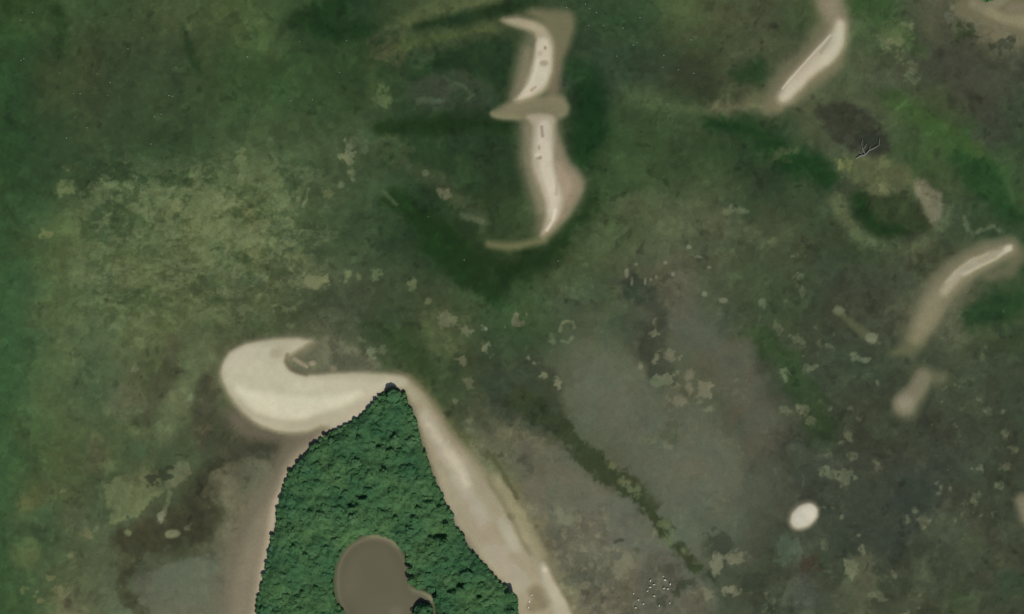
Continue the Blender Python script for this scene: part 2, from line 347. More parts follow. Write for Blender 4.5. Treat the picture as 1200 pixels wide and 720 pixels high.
D_(801,684,10,(62,67,50),3,.8,5,ry=6,ang=-25); D_(794,692,5,(64,70,52),2,.8,3); D_(776,706,9,(70,76,62),4,.8,4,ry=8)
L_([(723,634,2),(731,632,1.5)], (66,66,50), 1.5, .8, 2); D_(747,645,4,(76,76,60),2,.8,2)
L_([(735,672,5),(733,700,7),(738,720,6)], (92,89,70), 5, .6, 5, rough=.3); L_([(672,675,8),(685,700,7)], (94,92,74), 5, .6, 4, rough=.3)
D_(708,256,5,(58,66,44),2,.7,3,ry=7); D_(727,257,7,(62,70,46),2,.7,3,ry=6); D_(752,239,4,(60,68,46),2,.6,2,ry=3)
L_([(690,278,16),(715,280,18)], (78,92,64), 8, .6, 6); L_([(790,265,12),(735,240,14),(770,250,20)], (92,98,70), 10, .55, 8)
L_([(850,250,4),(862,246,3.5),(873,248,3)], (108,114,88), 3, .75, 2); L_([(840,265,14),(860,262,14)], (92,96,72), 8, .5, 6)
for x, y, r, ry in [(807,289,3.5,2.2),(818,301,4,1.6),(831,314,2.5,1.6),(746,310,2,1.5),(780,308,2,2),(789,322,2,2),(770,325,1.7,1.7),(764,328,1.6,1.4),(826,345,3,3),(848,352,5,3),(735,320,2.5,5),(741,330,1.5,5),(757,330,1.5,4)]:
    D_(x, y, r, (128,132,108), 1.5, .75, 1.5, ry=ry)
# ---- mud fringe and outer ridge east of the island
L_([(470,442,5),(492,455,8),(520,490,8),(545,520,8),(575,545,10)], (88,90,58), 7, .85, 3)
L_([(560,530,10),(590,565,13),(620,615,14),(645,660,10),(670,715,10)], (122,120,94), 7, .85, 4)
L_([(585,545,12),(602,560,9),(605,580,8)], (104,104,76), 6, .7, 5)

# ------------------------------------------------------------------ mottling of weed and silt over the open bed
lum = (C @ [0.3, 0.59, 0.11])
clean = sstep(112, 138, lum)
east = sstep(420, 620, X)
mot = (fbm(X, Y, 48, 101, 5, .6) * 0.13 + cells(X + n1x * 12, Y + n1y * 12, 21, 5) * 0.10 + cells(X + n1x * 9, Y + n1y * 9, 9, 9) * 0.09
       + fbm(X, Y, 7, 140, 2) * .045)
flat = (1 - sstep(0, 60, sd_path(X + n1x * 30, Y + n1y * 30, [(690,430,30),(760,500,50),(840,580,50)]))) + (1 - sstep(0, 40, sd_path(X + n1x * 20, Y + n1y * 20, [(660,570,20),(720,640,26)]))) + (1 - sstep(0, 40, sd_path(X + n1x * 20, Y, [(820,390,16),(890,470,20)]))) + (1 - sstep(0, 16, sd_path(X, Y, [(215,695,36)])))
flat = np.clip(flat, 0, 1) * (1 - clean)
mot = mot * (1 - .62 * flat)
C *= (1 + mot * (1 - clean))[..., None]
C += (flat * sstep(68, 82, lum))[..., None] * np.array([4.5, 6, 5])
hue = (fbm(X, Y, 60, 201, 4) * 0.035 + cells(X + n1x * 12, Y + n1y * 12, 26, 15) * .035) * (1 - clean)
C[..., 0] *= 1 + hue; C[..., 2] *= 1 - hue * .4; C[..., 1] *= 1 - hue * .25
west = sstep(50, 130, X) * (1 - sstep(330, 430, X)) * sstep(160, 225, Y) * (1 - sstep(330, 430, Y)) * (1 - clean)
wn = fbm(X * .8 + n1x * 10, Y * 1.15 + n1y * 10, 26, 801, 5, .68); wn2 = fbm(X * .8 + n2x * 5, Y * 1.2 + n2y * 5, 12, 821, 4, .7)
for msk, tone in ((sstep(.08, .22, wn) * .55, (112, 118, 86)), (sstep(.1, .4, -wn) * .6, (66, 78, 50)), (sstep(.24, .38, wn2) * .55, (116, 121, 91)), (sstep(.24, .4, -wn2) * .5, (64, 76, 50))):
    mm = (msk * west)[..., None]; C = C * (1 - mm) + np.array(tone, float) * mm
wide = (1 - clean) * (1 - west) * (1 - .6 * flat)
mm = (sstep(.2, .6, fbm(X * .9 + n1x * 9, Y + n1y * 9, 20, 841, 4, .68)) * wide)[..., None]
C = C * (1 + .13 * mm)
mm = (sstep(.2, .6, fbm(X + n1x * 9, Y * .9 + n1y * 9, 24, 861, 4, .68)) * wide)[..., None]
C = C * (1 - .13 * mm)
wst = (1 - sstep(10, 130, X))[..., None]
C *= 1 + wst * np.array([.05, .0, -.09])
C *= 1 + (1 - clean)[..., None] * np.array([-.045, .0, -.035]) * (1 - .75 * east)[..., None]
spk = (1 - sstep(0, 26, sd_path(X + n1x * 20, Y + n1y * 20, [(690,610,12),(705,660,24),(712,720,24)]))) * (1 - clean)
for nn, th, al, tone in ((fbm(X + n1x * 4, Y + n1y * 4, 11, 881, 4, .7), .14, .6, (124, 122, 100)), (fbm(X, Y, 10, 891, 3, .7), .2, .4, (84, 82, 66))):
    mm = (sstep(th, th + .2, nn) * spk * al)[..., None]; C = C * (1 - mm) + np.array(tone, float) * mm
fine = fbm(X + n2x * 2, Y + n2y * 2, 5, 901, 3, .75) * (1 - clean) * (1 - .5 * flat)
C *= (1 + fine * (.07 + .10 * west))[..., None]
# loose pale flecks of shell and rubble: thick in the south-east, thin elsewhere
fl = fbm(X + n1x * 3, Y + n1y * 3, 9, 301, 3, .7)
reg = np.maximum(np.maximum(sstep(430, 560, X) * sstep(300, 420, Y) * .75, sstep(880, 950, X) * sstep(280, 380, Y)), sstep(60, 120, X) * (1 - sstep(330, 400, X)) * sstep(170, 210, Y) * (1 - sstep(330, 420, Y)))
clump = sstep(-.1, .5, fbm(X, Y, 40, 331, 3))
fm = sstep(.34, .60, fl) * reg * clump * (1 - clean) * .7
C = C * (1 - fm[..., None]) + np.array([112, 118, 90.]) * fm[..., None]
fd = sstep(.42, .66, fbm(X + n1x * 4, Y + n1y * 4, 14, 361, 3, .65)) * (1 - clean) * .35 * (1 - .7 * flat)
C *= (1 - fd * .45)[..., None]

L_([(986,368,3),(1003,383,4),(1014,391,5)], (88,95,69), 4, .75, 1)
D_(1021,396,7,(118,123,99),2,.9,1,ry=6); D_(982,365,6,(108,112,90),2,.8,2,ry=4); D_(367,330,11,(117,122,90),2.5,.85,2,ry=8)
for x, y, r in [(784,418,6),(808,441,6),(826,460,8),(808,452,4),(796,469,7)]: D_(x, y, r, (112,111,91), 2.5, .7, 2)
# ------------------------------------------------------------------ sand: bars, spit and beaches (crisp, little warp)
TAN = (140, 132, 107)
BA = [(586,22),(602,19),(620,22),(634,27),(642,36),(648,46),(650,58),(650,70),(648,86),(644,99),(637,108),(625,115),(610,119),(600,119),(608,104),(613,90),(617,75),(622,60),(625,48),(624,40),(618,35),(606,31),(592,27)]
BB = [(612,137),(628,132),(648,134),(653,140),(654,165),(662,188),(676,203),(682,216),(676,234),(662,256),(646,272),(632,281),(632,262),(634,245),(629,226),(620,206),(615,186),(617,160),(616,146)]
BC = [(982,20),(990,24),(991,45),(986,59),(973,73),(957,86),(946,93),(936,106),(926,118),(913,122),(910,112),(920,97),(933,81),(951,62),(970,41),(978,29)]
# crescent bar
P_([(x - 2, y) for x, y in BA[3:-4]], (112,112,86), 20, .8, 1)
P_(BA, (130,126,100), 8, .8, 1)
P_([(612,12),(662,10),(674,20),(672,45),(658,80),(652,112),(640,112),(640,30)], (118,115,88), 7, .9, 2)
L_([(622,48,9),(614,80,12),(607,110,8)], (112,112,88), 11, .75, 2)
L_([(618,60,5),(615,90,7),(607,112,5)], (140,134,110), 7, .7, 1.5)
L_([(652,60,5),(650,90,8),(650,115,8)], (118,108,88), 7, .7, 2)
P_([(574,132),(590,122),(603,117),(640,112),(656,111),(665,116),(668,126),(665,136),(655,141),(620,140),(592,141),(578,138)], (134,129,103), 5, .95, 1)
L_([(578,134,3),(592,136,3),(625,136,3)], (136,133,102), 3, .75, 1)
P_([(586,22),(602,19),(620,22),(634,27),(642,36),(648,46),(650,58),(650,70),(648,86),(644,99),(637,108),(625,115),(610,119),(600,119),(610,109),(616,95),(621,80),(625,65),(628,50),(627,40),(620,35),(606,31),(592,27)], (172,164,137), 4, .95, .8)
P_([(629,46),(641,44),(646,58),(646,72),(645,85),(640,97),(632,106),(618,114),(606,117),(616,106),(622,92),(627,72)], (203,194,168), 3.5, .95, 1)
L_([(612,110,1.2),(622,98,1.4),(628,84,1.6),(631,68,1.2)], (216,206,184), 2, .6, 1)
D_(638,74,5,(160,150,125),2,.8,1,ry=3.5); D_(639,56,1.6,(132,122,98),1.2,.8,1,ry=2); L_([(623,106,1.6),(628,102,1.2)], (160,140,118), 1.2, .7, 1); D_(633,62,3,(176,166,140),2,.6,1)
# long lower bar
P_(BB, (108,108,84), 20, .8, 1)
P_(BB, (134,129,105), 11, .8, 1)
L_([(618,150,8),(618,185,9),(624,215,8),(632,245,6)], (112,110,86), 12, .8, 2)
L_([(620,150,4),(621,185,5),(628,215,5),(635,245,4)], (142,138,114), 7, .75, 1)
P_([(648,150),(656,165),(664,188),(678,203),(684,216),(678,234),(664,256),(648,272),(636,280),(646,255),(656,240),(650,200)], (148,137,115), 7, .85, 1.5)
P_([(650,185),(662,198),(671,212),(668,230),(655,250),(655,230),(650,205)], (168,155,133), 5, .7, 1.5)
L_([(638,280,4),(618,287,5),(597,289,5),(574,286,4)], (112,113,80), 5, .9, 1.5)
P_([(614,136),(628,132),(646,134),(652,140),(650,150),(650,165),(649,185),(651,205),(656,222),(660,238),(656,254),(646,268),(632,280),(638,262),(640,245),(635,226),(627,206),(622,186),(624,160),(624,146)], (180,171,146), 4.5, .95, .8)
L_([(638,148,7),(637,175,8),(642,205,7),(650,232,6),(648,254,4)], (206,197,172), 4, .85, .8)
L_([(651,246,1.6),(648,258,1.6),(641,270,1.6)], (224,217,192), 1.6, .7, .6)
L_([(635,149,1.8),(636,160,1.6)], (150,138,115), 1.3, .85, .8); D_(632,173,1.8,(162,150,126),1.2,.8,.8,ry=3); D_(632,185,3.2,(138,128,106),1.5,.85,.8,ry=2); D_(630,182,3,(216,207,184),2,.6,1); L_([(653,212,1.6),(652,228,1.6)], (166,156,132), 1.6, .7, .6)
# bar at the north-east
P_([(x - 6, y - 2) for x, y in BC], (112,110,86), 24, .75, 1)
P_([(x - 2, y) for x, y in BC], (138,131,106), 13, .85, 1)
L_([(968,-30,20),(974,5,18),(978,30,18),(960,70,22),(930,95,20),(908,120,12)], (118,114,90), 12, .85, 2)
L_([(985,45,10),(978,70,12),(950,92,12),(930,112,10)], (122,118,92), 8, .7, 2)
L_([(966,-30,13),(974,5,13),(982,25,10)], (148,141,117), 10, .85, 2)
P_([(982,20),(990,24),(991,45),(986,59),(973,73),(957,86),(946,93),(936,106),(926,118),(913,122),(910,112),(920,97),(933,81),(951,62),(970,41),(978,29)], (184,176,150), 7, .95, 1)
L_([(984,30,4),(983,52,6),(972,66,7),(955,80,6),(934,100,6),(919,114,4)], (203,194,167), 5, .75, 1)
L_([(917,104,1.2),(945,72,1.2),(973,42,1)], (214,204,180), 1.2, .75, .5); L_([(962,62,1.8),(974,45,1.6)], (160,152,124), 1.4, .7, .5)
# bar at the east
L_([(1182,294,14),(1160,300,18),(1140,309,19),(1120,323,20),(1104,342,19),(1092,360,17),(1080,382,15),(1070,402,11)], (108,108,84), 12, .7, 2)
L_([(1182,292,12),(1160,298,16),(1140,308,17),(1120,322,18),(1105,340,17),(1093,358,16),(1082,378,14),(1076,395,11)], (118,116,92), 7, .92, 2)
L_([(1192,300,10),(1185,318,8),(1160,324,6)], (114,110,86), 7, .7, 2)
L_([(1076,395,11),(1066,410,8),(1050,414,4)], (100,103,75), 6, .85, 2)
L_([(1182,291,6),(1160,298,8),(1140,308,9),(1122,322,10),(1104,342,9),(1092,360,10),(1081,382,10),(1074,396,6)], (140,135,109), 8, .92, 1.5)
L_([(1182,291,4),(1160,300,5.5),(1140,309,6),(1120,325,6.5),(1107,342,5)], (168,163,139), 5, .9, 1)
L_([(1182,292,2.5),(1168,303,1.6),(1150,311,1.8),(1130,322,1.6)], (196,191,166), 2.5, .7, .8); L_([(1158,297,1.2),(1138,305,1.2),(1120,318,1.1),(1108,332,1)], (190,183,158), 1.8, .6, .6)
D_(1181,291,5,(198,192,165),3,.8,1,ry=3.5,ang=-20)
L_([(1062,476,16),(1078,456,12),(1082,440,11),(1104,444,8)], (104,106,82), 7, .85, 2)
L_([(1060,474,13),(1074,456,9),(1082,442,9)], (126,122,101), 5, .9, 1.5); D_(1061,471,11,(146,141,120),5,.85,1.5,ry=8,ang=-25)
# corner and edge cays
P_([(1112,6),(1140,-12),(1225,-12),(1225,40),(1192,44),(1175,30),(1150,26),(1125,20)], (112,108,84), 6, .9, 3)
L_([(1141,4,6),(1155,10,6),(1168,4,5),(1180,-6,6)], (134,130,106), 4, .9, 2); L_([(1158,14,5),(1180,22,6),(1205,25,9)], (148,142,113), 4, .92, 1.5); L_([(1185,10,6),(1210,8,6)], (132,124,104), 5, .7, 2)
D_(1112,18,8,(98,102,84),3,.8,3,ry=5); D_(1116,8,3,(112,120,96),2,.8,2)
L_([(1200,588,9),(1206,605,10)], (132,126,103), 7, .92, 2)
# islet
D_(942,605,20,(128,124,104),4,.9,.6,ry=15,ang=-42); D_(942,605,17.5,(196,190,168),3.2,.98,1.6,ry=12.5,ang=-42); D_(943,604,12,(212,206,186),4,.8,2,ry=7,ang=-42)
# beaches of the wooded island
LB = [(384,494),(345,512),(328,535),(316,560),(300,592),(283,622),(270,655),(264,690),(258,740),(256,830),(310,830),(310,600),(350,560),(400,520)]
P_([(x - 8, y + 2) for x, y in LB], (116,111,93), 12, .85, 3)
P_([(x + 10, y) for x, y in LB], (137,130,109), 9, .9, 2)
L_([(392,505,8),(364,526,9),(340,554,8),(326,590,8),(316,640,8),(305,690,8),(297,760,10)], (166,156,132), 7, .9, 1)
L_([(335,560,3),(322,595,3),(313,650,3),(300,720,3)], (180,171,146), 4, .7, 1)
RB = [(462,438),(478,444),(496,462),(514,488),(537,520),(560,548),(588,584),(612,620),(634,655),(652,690),(668,725),(700,830),(590,830),(596,690),(560,655),(530,610),(505,550),(488,490)]
P_([(x + 5, y) for x, y in RB], (132,127,100), 6, .9, 2)
P_([(x + 4, y) for x, y in RB], (140,134,107), 12, .7, 2)
P_(RB, (168,160,135), 8, .92, 1.5)
L_([(470,447,5),(488,464,6)], (172,168,138), 5, .8, 1)
L_([(497,490,6),(515,520,9),(535,548,9),(548,580,9),(565,610,10)], (182,174,149), 9, .8, 2)
L_([(504,498,2),(512,510,4),(525,530,5),(538,550,4),(548,566,2)], (205,194,166), 6, .7, 2.5, frag=5)
L_([(545,580,8),(575,632,12),(600,665,13)], (168,156,134), 9, .55, 2)
L_([(590,610,7),(605,640,7)], (176,170,144), 6, .7, 2)
L_([(572,560,3),(592,588,4),(603,612,3),(612,635,2),(622,650,1.5)], (124,121,92), 4, .75, 1.5); D_(600,604,5,(104,102,76),2.5,.75,1.5)
L_([(582,560,6),(604,595,7),(622,630,7),(634,650,6)], (160,154,122), 5, .75, 1.5)
L_([(572,530,2.5),(586,548,2),(600,572,2),(606,584,1.5)], (84,84,58), 2, .75, 2)
L_([(636,664,4),(648,690,6),(658,712,8),(668,735,8)], (186,177,150), 4, .9, 1.5); D_(638,668,3,(214,202,176),2,.8,1)
L_([(628,694,9),(634,706,8),(622,712,6)], (132,123,98), 5, .8, 2); L_([(610,700,5),(610,725,5)], (160,152,128), 4, .8, 1)
# spit
HK = [(257,440),(260,424),(272,409),(292,400),(320,396),(348,395),(368,399),(358,405),(346,412),(338,418),(334,424),(336,432),(348,439),(366,440),(390,437),(420,436),(448,437),(466,439),(480,447),(472,455),(455,454),(446,462),(432,480),(415,494),(396,505),(380,498),(362,506),(342,508),(322,505),(304,499),(287,487),(270,468)]
P_([(280,480),(300,495),(325,506),(350,508),(372,503),(362,520),(320,520),(270,510),(262,480)], (112,104,88), 9, .75, 3)
P_(HK, (150,144,118), 9, .75, 1)
P_(HK, (184,177,149), 4.5, .97, 1)
P_([(262,440),(272,418),(296,406),(322,404),(332,430),(350,442),(395,444),(440,444),(462,448),(440,462),(410,474),(375,484),(350,492),(318,488),(295,480),(276,464)], (198,192,163), 6, .92, 1)
P_([(272,450),(300,458),(350,466),(400,462),(430,456),(405,472),(372,484),(348,492),(318,489),(296,481)], (216,210,180), 6, .9, 1)
L_([(268,432,5),(280,416,5),(300,412,8)], (192,184,160), 6, .8, 1); D_(323,414,7,(166,156,130),4,.7,1.5,ry=6)
L_([(300,490,3),(330,499,4),(360,497,5)], (186,178,148), 4, .7, 1)
L_([(440,470,4),(415,486,5),(396,498,5)], (188,176,150), 6, .7, 1)
L_([(345,421,2.2),(352,425,2.6),(359,430,2)], (156,148,122), 1.6, .9, 1); D_(366,426,4,(160,152,126),1.8,.9,1,ry=3); D_(391,433,4,(140,132,108),2,.8,1)
L_([(337,416,2),(336,424,2),(342,433,2),(358,439,2)], (104,98,78), 3, .7, 1)

sand_m = sstep(105, 140, C @ [0.3, 0.59, 0.11])
st = fbm((X * .85 + Y * -.53) / 1.0, (X * .53 + Y * .85) / 7, 16, 561, 3, .6) * .06 * sstep(470, 500, X) * sstep(450, 480, Y)
sm = st + fbm(X + n1x * 10, Y + n1y * 10, 34, 501, 4, .6) * .05 + fbm(X, Y, 9, 521, 3, .6) * .03
C *= (1 + sm * sand_m)[..., None]
C[..., 0] *= 1 + sand_m * fbm(X, Y, 38, 541, 3) * .02
C = C * (1 - .05 * sand_m[..., None])

# ------------------------------------------------------------------ the wooded ground and the pond basin
FOREST = [(457,456),(466,456),(474,463),(480,476),(487,495),(494,515),(500,535),(505,548),(512,565),(522,585),(530,605),(540,625),(553,645),(570,665),(588,683),(600,691),(606,701),(608,730),(612,800),(600,860),
          (300,860),(296,800),(299,725),(305,690),(312,660),(318,635),(324,608),(327,585),(331,570),(338,555),(350,540),(362,525),(378,514),(395,503),(408,496),(420,489),(429,480),(438,470),(447,461)]
POND = [(394,690),(395,668),(402,648),(415,635),(435,629),(455,632),(468,645),(476,660),(479,678),(481,691),(494,694),(503,700),(507,712),(508,735),(508,752),(470,760),(430,745),(410,724),(398,706)]
pond_s = smooth_poly(POND, 2)
s = sub(280, 640, 440, 900)
dF = np.full(X.shape, 1e3); dF[s] = sd_poly(X[s], Y[s], FOREST)
dP = np.full(X.shape, 1e3); dP[s] = sd_poly(X[s] + n1x[s] * .8, Y[s] + n1y[s] * .8, pond_s)
m = (1 - sstep(-12, -5, dF))[..., None] * .95
C = C * (1 - m) + np.array([36, 48, 29.]) * m
m = (1 - sstep(2.5, 5, dP))[..., None]
rim_m = (sstep(420, 440, X) * (1 - sstep(464, 474, X)) * (1 - sstep(640, 652, Y)))[..., None]
rim = np.array([82, 88, 62.]) * (1 - rim_m) + np.array([116, 114, 86.]) * rim_m
C = C * (1 - m) + rim * m
L_([(481,694,3.5),(495,698,4),(508,702,4)], (132,130,100), 2.5, .9, 1)
pc = np.array([106, 102, 84.]) + (fbm(X, Y, 40, 77, 2) * 5)[..., None]
pc = pc - sstep(-18, -3, dP)[..., None] * 5
m = (1 - sstep(-1.5, .8, dP))[..., None]
C = C * (1 - m) + pc * m
D_(465,716,8,(118,111,96),4,.7,2,ry=6)

# ------------------------------------------------------------------ heights
def blur(a, k):
    for ax in (0, 1):
        p = np.pad(a, [(k, k) if i == ax else (0, 0) for i in (0, 1)], mode='edge')
        c = np.cumsum(p, axis=ax); c = np.insert(c, 0, 0, axis=ax)
        n = 2 * k + 1
        a = (np.take(c, range(n, c.shape[ax]), ax) - np.take(c, range(0, c.shape[ax] - n), ax)) / n
    return a
lin = to_lin(np.clip(C, 4, 250))
Ylum = blur(blur(lin @ np.array([.2126, .7152, .0722]), 2), 2)
Z = np.interp(Ylum, [0.0, .03, .06, .10, .17, .24, .33, .5, .7], [-3.0, -2.2, -1.5, -1.0, -.55, -.22, .03, .28, .5])
Z += fbm(X, Y, 60, 401, 4) * .12 * (1 - sstep(-.3, 0, Z))
Z -= 1.4 * (1 - sstep(-60, 90, X)) * (1 - sstep(-.3, 0, Z))
far = np.maximum(np.maximum(-90 - X, X - 1290), np.maximum(-90 - Y, Y - 900)); far = sstep(0, 2500, far)
Z -= far * 5
isl = 1 - sstep(-10, 8, dF)
Z = np.maximum(Z, isl * .75 - .75 * (1 - isl)) + isl * fbm(X, Y, 12, 411, 3) * .1 * (dP > 6)
PONDZ = 0.36
pb = 1 - sstep(-6, 2.5, dP)
Z = Z * (1 - pb) + (0.12) * pb
Z = np.where((dP > -1) & (dP < 7) & (Z < .45), np.minimum(.45, Z + .15), Z)

# ------------------------------------------------------------------ albedo of the bed: what has to lie there under that depth of water
KE = np.array([1.13,1.12,1.11])
SIG = np.array([.11, .035, .075]); REFL = np.array([.0030, .0036, .0046])
dep = np.maximum(0, -Z)
wet = (Z < 0)[..., None]
tr = np.exp(-SIG * (dep * 2.25)[..., None])
tgt = np.where(wet, np.maximum(lin - REFL, .002), lin)
ALB = np.clip(tgt / (KE * tr * np.where(wet, .96, 1.0)), .004, .75)

# ------------------------------------------------------------------ materials
def new_mat(name):
    m = bpy.data.materials.new(name); m.use_nodes = True; m.node_tree.nodes.clear()
    return m, m.node_tree.nodes, m.node_tree.links

def bed_material(name, fine, bump, rough):
    m, N, Lk = new_mat(name)
    o = N.new('ShaderNodeOutputMaterial'); b = N.new('ShaderNodeBsdfPrincipled')
    b.inputs['Roughness'].default_value = rough; b.inputs['Specular IOR Level'].default_value = .15
    at = N.new('ShaderNodeAttribute'); at.attribute_name = 'cover'
    tc = N.new('ShaderNodeTexCoord')
    n = N.new('ShaderNodeTexNoise'); n.inputs['Scale'].default_value = .9; n.inputs['Detail'].default_value = 6; n.inputs['Roughness'].default_value = .65
    Lk.new(tc.outputs['Object'], n.inputs['Vector'])
    mr = N.new('ShaderNodeMapRange'); mr.inputs['From Min'].default_value = .3; mr.inputs['From Max'].default_value = .7
    mr.inputs['To Min'].default_value = 1 - fine; mr.inputs['To Max'].default_value = 1 + fine
    Lk.new(n.outputs['Fac'], mr.inputs['Value'])
    mx = N.new('ShaderNodeMix'); mx.data_type = 'RGBA'; mx.blend_type = 'MULTIPLY'; mx.inputs['Factor'].default_value = 1
    Lk.new(at.outputs['Color'], mx.inputs['A']); Lk.new(mr.outputs['Result'], mx.inputs['B'])
    Lk.new(mx.outputs['Result'], b.inputs['Base Color'])
    n2 = N.new('ShaderNodeTexNoise'); n2.inputs['Scale'].default_value = .6; n2.inputs['Detail'].default_value = 5
    Lk.new(tc.outputs['Object'], n2.inputs['Vector'])
    bp = N.new('ShaderNodeBump'); bp.inputs['Strength'].default_value = bump; bp.inputs['Distance'].default_value = .25
    Lk.new(n2.outputs['Fac'], bp.inputs['Height']); Lk.new(bp.outputs['Normal'], b.inputs['Normal'])
    Lk.new(b.outputs[0], o.inputs['Surface'])
    return m
M_BED = bed_material('seabed weed and silt', .10, .25, .95)
M_SAND = bed_material('shell sand', .05, .22, .9)
M_SOIL = bed_material('leaf litter', .04, .1, .95)

def water_material(name, absorb, density, rip):
    m, N, Lk = new_mat(name)
    o = N.new('ShaderNodeOutputMaterial')
    tr = N.new('ShaderNodeBsdfTransparent'); gl = N.new('ShaderNodeBsdfGlossy'); gl.inputs['Roughness'].default_value = .12
    fr = N.new('ShaderNodeFresnel'); fr.inputs['IOR'].default_value = 1.33
    tc = N.new('ShaderNodeTexCoord')
    mp = N.new('ShaderNodeMapping'); mp.inputs['Scale'].default_value = (.35, .8, 1); mp.inputs['Rotation'].default_value = (0, 0, .5)
    n = N.new('ShaderNodeTexNoise'); n.inputs['Scale'].default_value = 1.0; n.inputs['Detail'].default_value = 4
    Lk.new(tc.outputs['Object'], mp.inputs['Vector']); Lk.new(mp.outputs['Vector'], n.inputs['Vector'])
    bp = N.new('ShaderNodeBump'); bp.inputs['Strength'].default_value = rip; bp.inputs['Distance'].default_value = .1
    Lk.new(n.outputs['Fac'], bp.inputs['Height'])
    Lk.new(bp.outputs['Normal'], gl.inputs['Normal']); Lk.new(bp.outputs['Normal'], fr.inputs['Normal'])
    mx = N.new('ShaderNodeMixShader')
    Lk.new(fr.outputs[0], mx.inputs[0]); Lk.new(tr.outputs[0], mx.inputs[1]); Lk.new(gl.outputs[0], mx.inputs[2])
    Lk.new(mx.outputs[0], o.inputs['Surface'])
    va = N.new('ShaderNodeVolumeAbsorption'); va.inputs['Color'].default_value = (*absorb, 1); va.inputs['Density'].default_value = density
    Lk.new(va.outputs[0], o.inputs['Volume'])
    return m
# absorption coefficient = density * (1 - colour)
M_SEA = water_material('sea water', tuple(1 - SIG / .15), .15, .25)
M_POND = water_material('pond water', (.55, .62, .35), .3, .08)

# ------------------------------------------------------------------ terrain pieces cut from one height sheet
verts = np.stack([(X - 600) * S, (360 - Y) * S, Z], -1).reshape(-1, 3)
colr = np.concatenate([ALB, np.ones(ALB.shape[:2] + (1,))], -1).reshape(-1, 4)
qi = np.arange(NX * NY).reshape(NY, NX)
quads = np.stack([qi[1:, :-1], qi[1:, 1:], qi[:-1, 1:], qi[:-1, :-1]], -1)
cx = (X[:-1, :-1] + X[1:, 1:]) / 2; cy = (Y[:-1, :-1] + Y[1:, 1:]) / 2
zc = (Z[:-1, :-1] + Z[1:, 1:] + Z[1:, :-1] + Z[:-1, 1:]) / 4
fc = (dF[:-1, :-1] + dF[1:, 1:]) / 2

def terrain(name, mask, mat, label, cat, kind='structure', group=None):
    q = quads[mask].reshape(-1)
    if len(q) == 0: return None
    used, inv = np.unique(q, return_inverse=True)
    me = bpy.data.meshes.new(name)
    me.vertices.add(len(used)); me.vertices.foreach_set('co', verts[used].astype(np.float32).ravel())
    me.loops.add(len(inv)); me.loops.foreach_set('vertex_index', inv.astype(np.int32).ravel())
    nf = len(inv) // 4
    me.polygons.add(nf); me.polygons.foreach_set('loop_start', np.arange(nf, dtype=np.int32) * 4)
    a = me.color_attributes.new('cover', 'FLOAT_COLOR', 'POINT'); a.data.foreach_set('color', colr[used].astype(np.float32).ravel())
    me.materials.append(mat); me.update(calc_edges=True); me.validate()
    o = bpy.data.objects.new(name, me); COL.objects.link(o)
    return tag(o, label, cat, group, kind)

ZB = -.04
dry = zc > ZB
left = np.ones(zc.shape, bool)
def take(m):
    global left
    m = m & left; left = left & ~m; return m
def box(x0, x1, y0, y1): return (cx > x0) & (cx < x1) & (cy > y0) & (cy < y1)
soil = take(fc < -2)
spit = take(dry & (cx < 478) & (cy < 506) & (cx + (cy - 440) * .4 < 470) & (cx > 250) & (cy > 380))
beachL = take(dry & box(220, 400, 480, 900))
beachR = take(dry & box(400, 720, 430, 900))
terrain('island_ground', soil, M_SOIL, 'dark leaf litter ground under the trees and around the brown pond', 'ground')
terrain('sand_spit', spit, M_SAND, 'broad pale hooked sand spit curling west from the tip of the wooded island', 'sand spit')
terrain('beach', beachL, M_SAND, 'narrow tan beach along the west edge of the wooded island', 'beach')
terrain('beach', beachR, M_SAND, 'wide pale beach running south-east along the east edge of the wooded island', 'beach')
G = 'sandbars in the green shallows'
for bx, lb in [((560,700,0,126), 'crescent white sandbar with a pointed western tip at the top centre'),
               ((560,700,126,300), 'long wavy white sandbar tapering to its south end below the crescent bar'),
               ((880,1010,-90,135), 'slanted pale sandbar with a dark crease between green deeps at the top'),
               ((1040,1210,270,420), 'curved pale sandbar with a bright crest near the east edge'),
               ((1030,1120,425,500), 'small blunt tan shoal just south of the curved eastern sandbar'),
               ((1090,1300,-90,60), 'tan sand cay in the top corner with a green bush on it'),
               ((1180,1300,560,640), 'small tan shoal cut by the east edge')]:
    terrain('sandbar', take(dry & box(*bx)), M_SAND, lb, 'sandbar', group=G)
terrain('sand_islet', take(dry & box(910, 970, 570, 640)), M_SAND, 'tiny oval white sand islet alone in dark shallow water', 'islet')
terrain('seabed', left, M_BED, 'mottled green and olive seabed of seagrass, silt and pale sand patches', 'seabed')

def mesh_obj(name, vs, fs, mat, parent=None):
    me = bpy.data.meshes.new(name); me.from_pydata([tuple(v) for v in vs], [], fs); me.update()
    if mat: me.materials.append(mat)
    o = bpy.data.objects.new(name, me); COL.objects.link(o)
    if parent: o.parent = parent
    return o
E = 2900; zb = -14
sea = mesh_obj('sea', [(-E,-E,0),(E,-E,0),(E,E,0),(-E,E,0),(-E,-E,zb),(E,-E,zb),(E,E,zb),(-E,E,zb)],
               [(0,1,2,3),(7,6,5,4),(0,4,5,1),(1,5,6,2),(2,6,7,3),(3,7,4,0)], M_SEA)
tag(sea, 'clear shallow green sea water over the sandbanks', 'sea', kind='structure')
pp = [W(x, y) for x, y in pond_s]; n = len(pp)
big = []
cxp = sum((p.x for p in pp)) / n; cyp = sum((p.y for p in pp)) / n
for p in pp:
    d = Vector((p.x - cxp, p.y - cyp)); d = d * (1 + .5 / d.length); big.append((cxp + d.x, cyp + d.y))
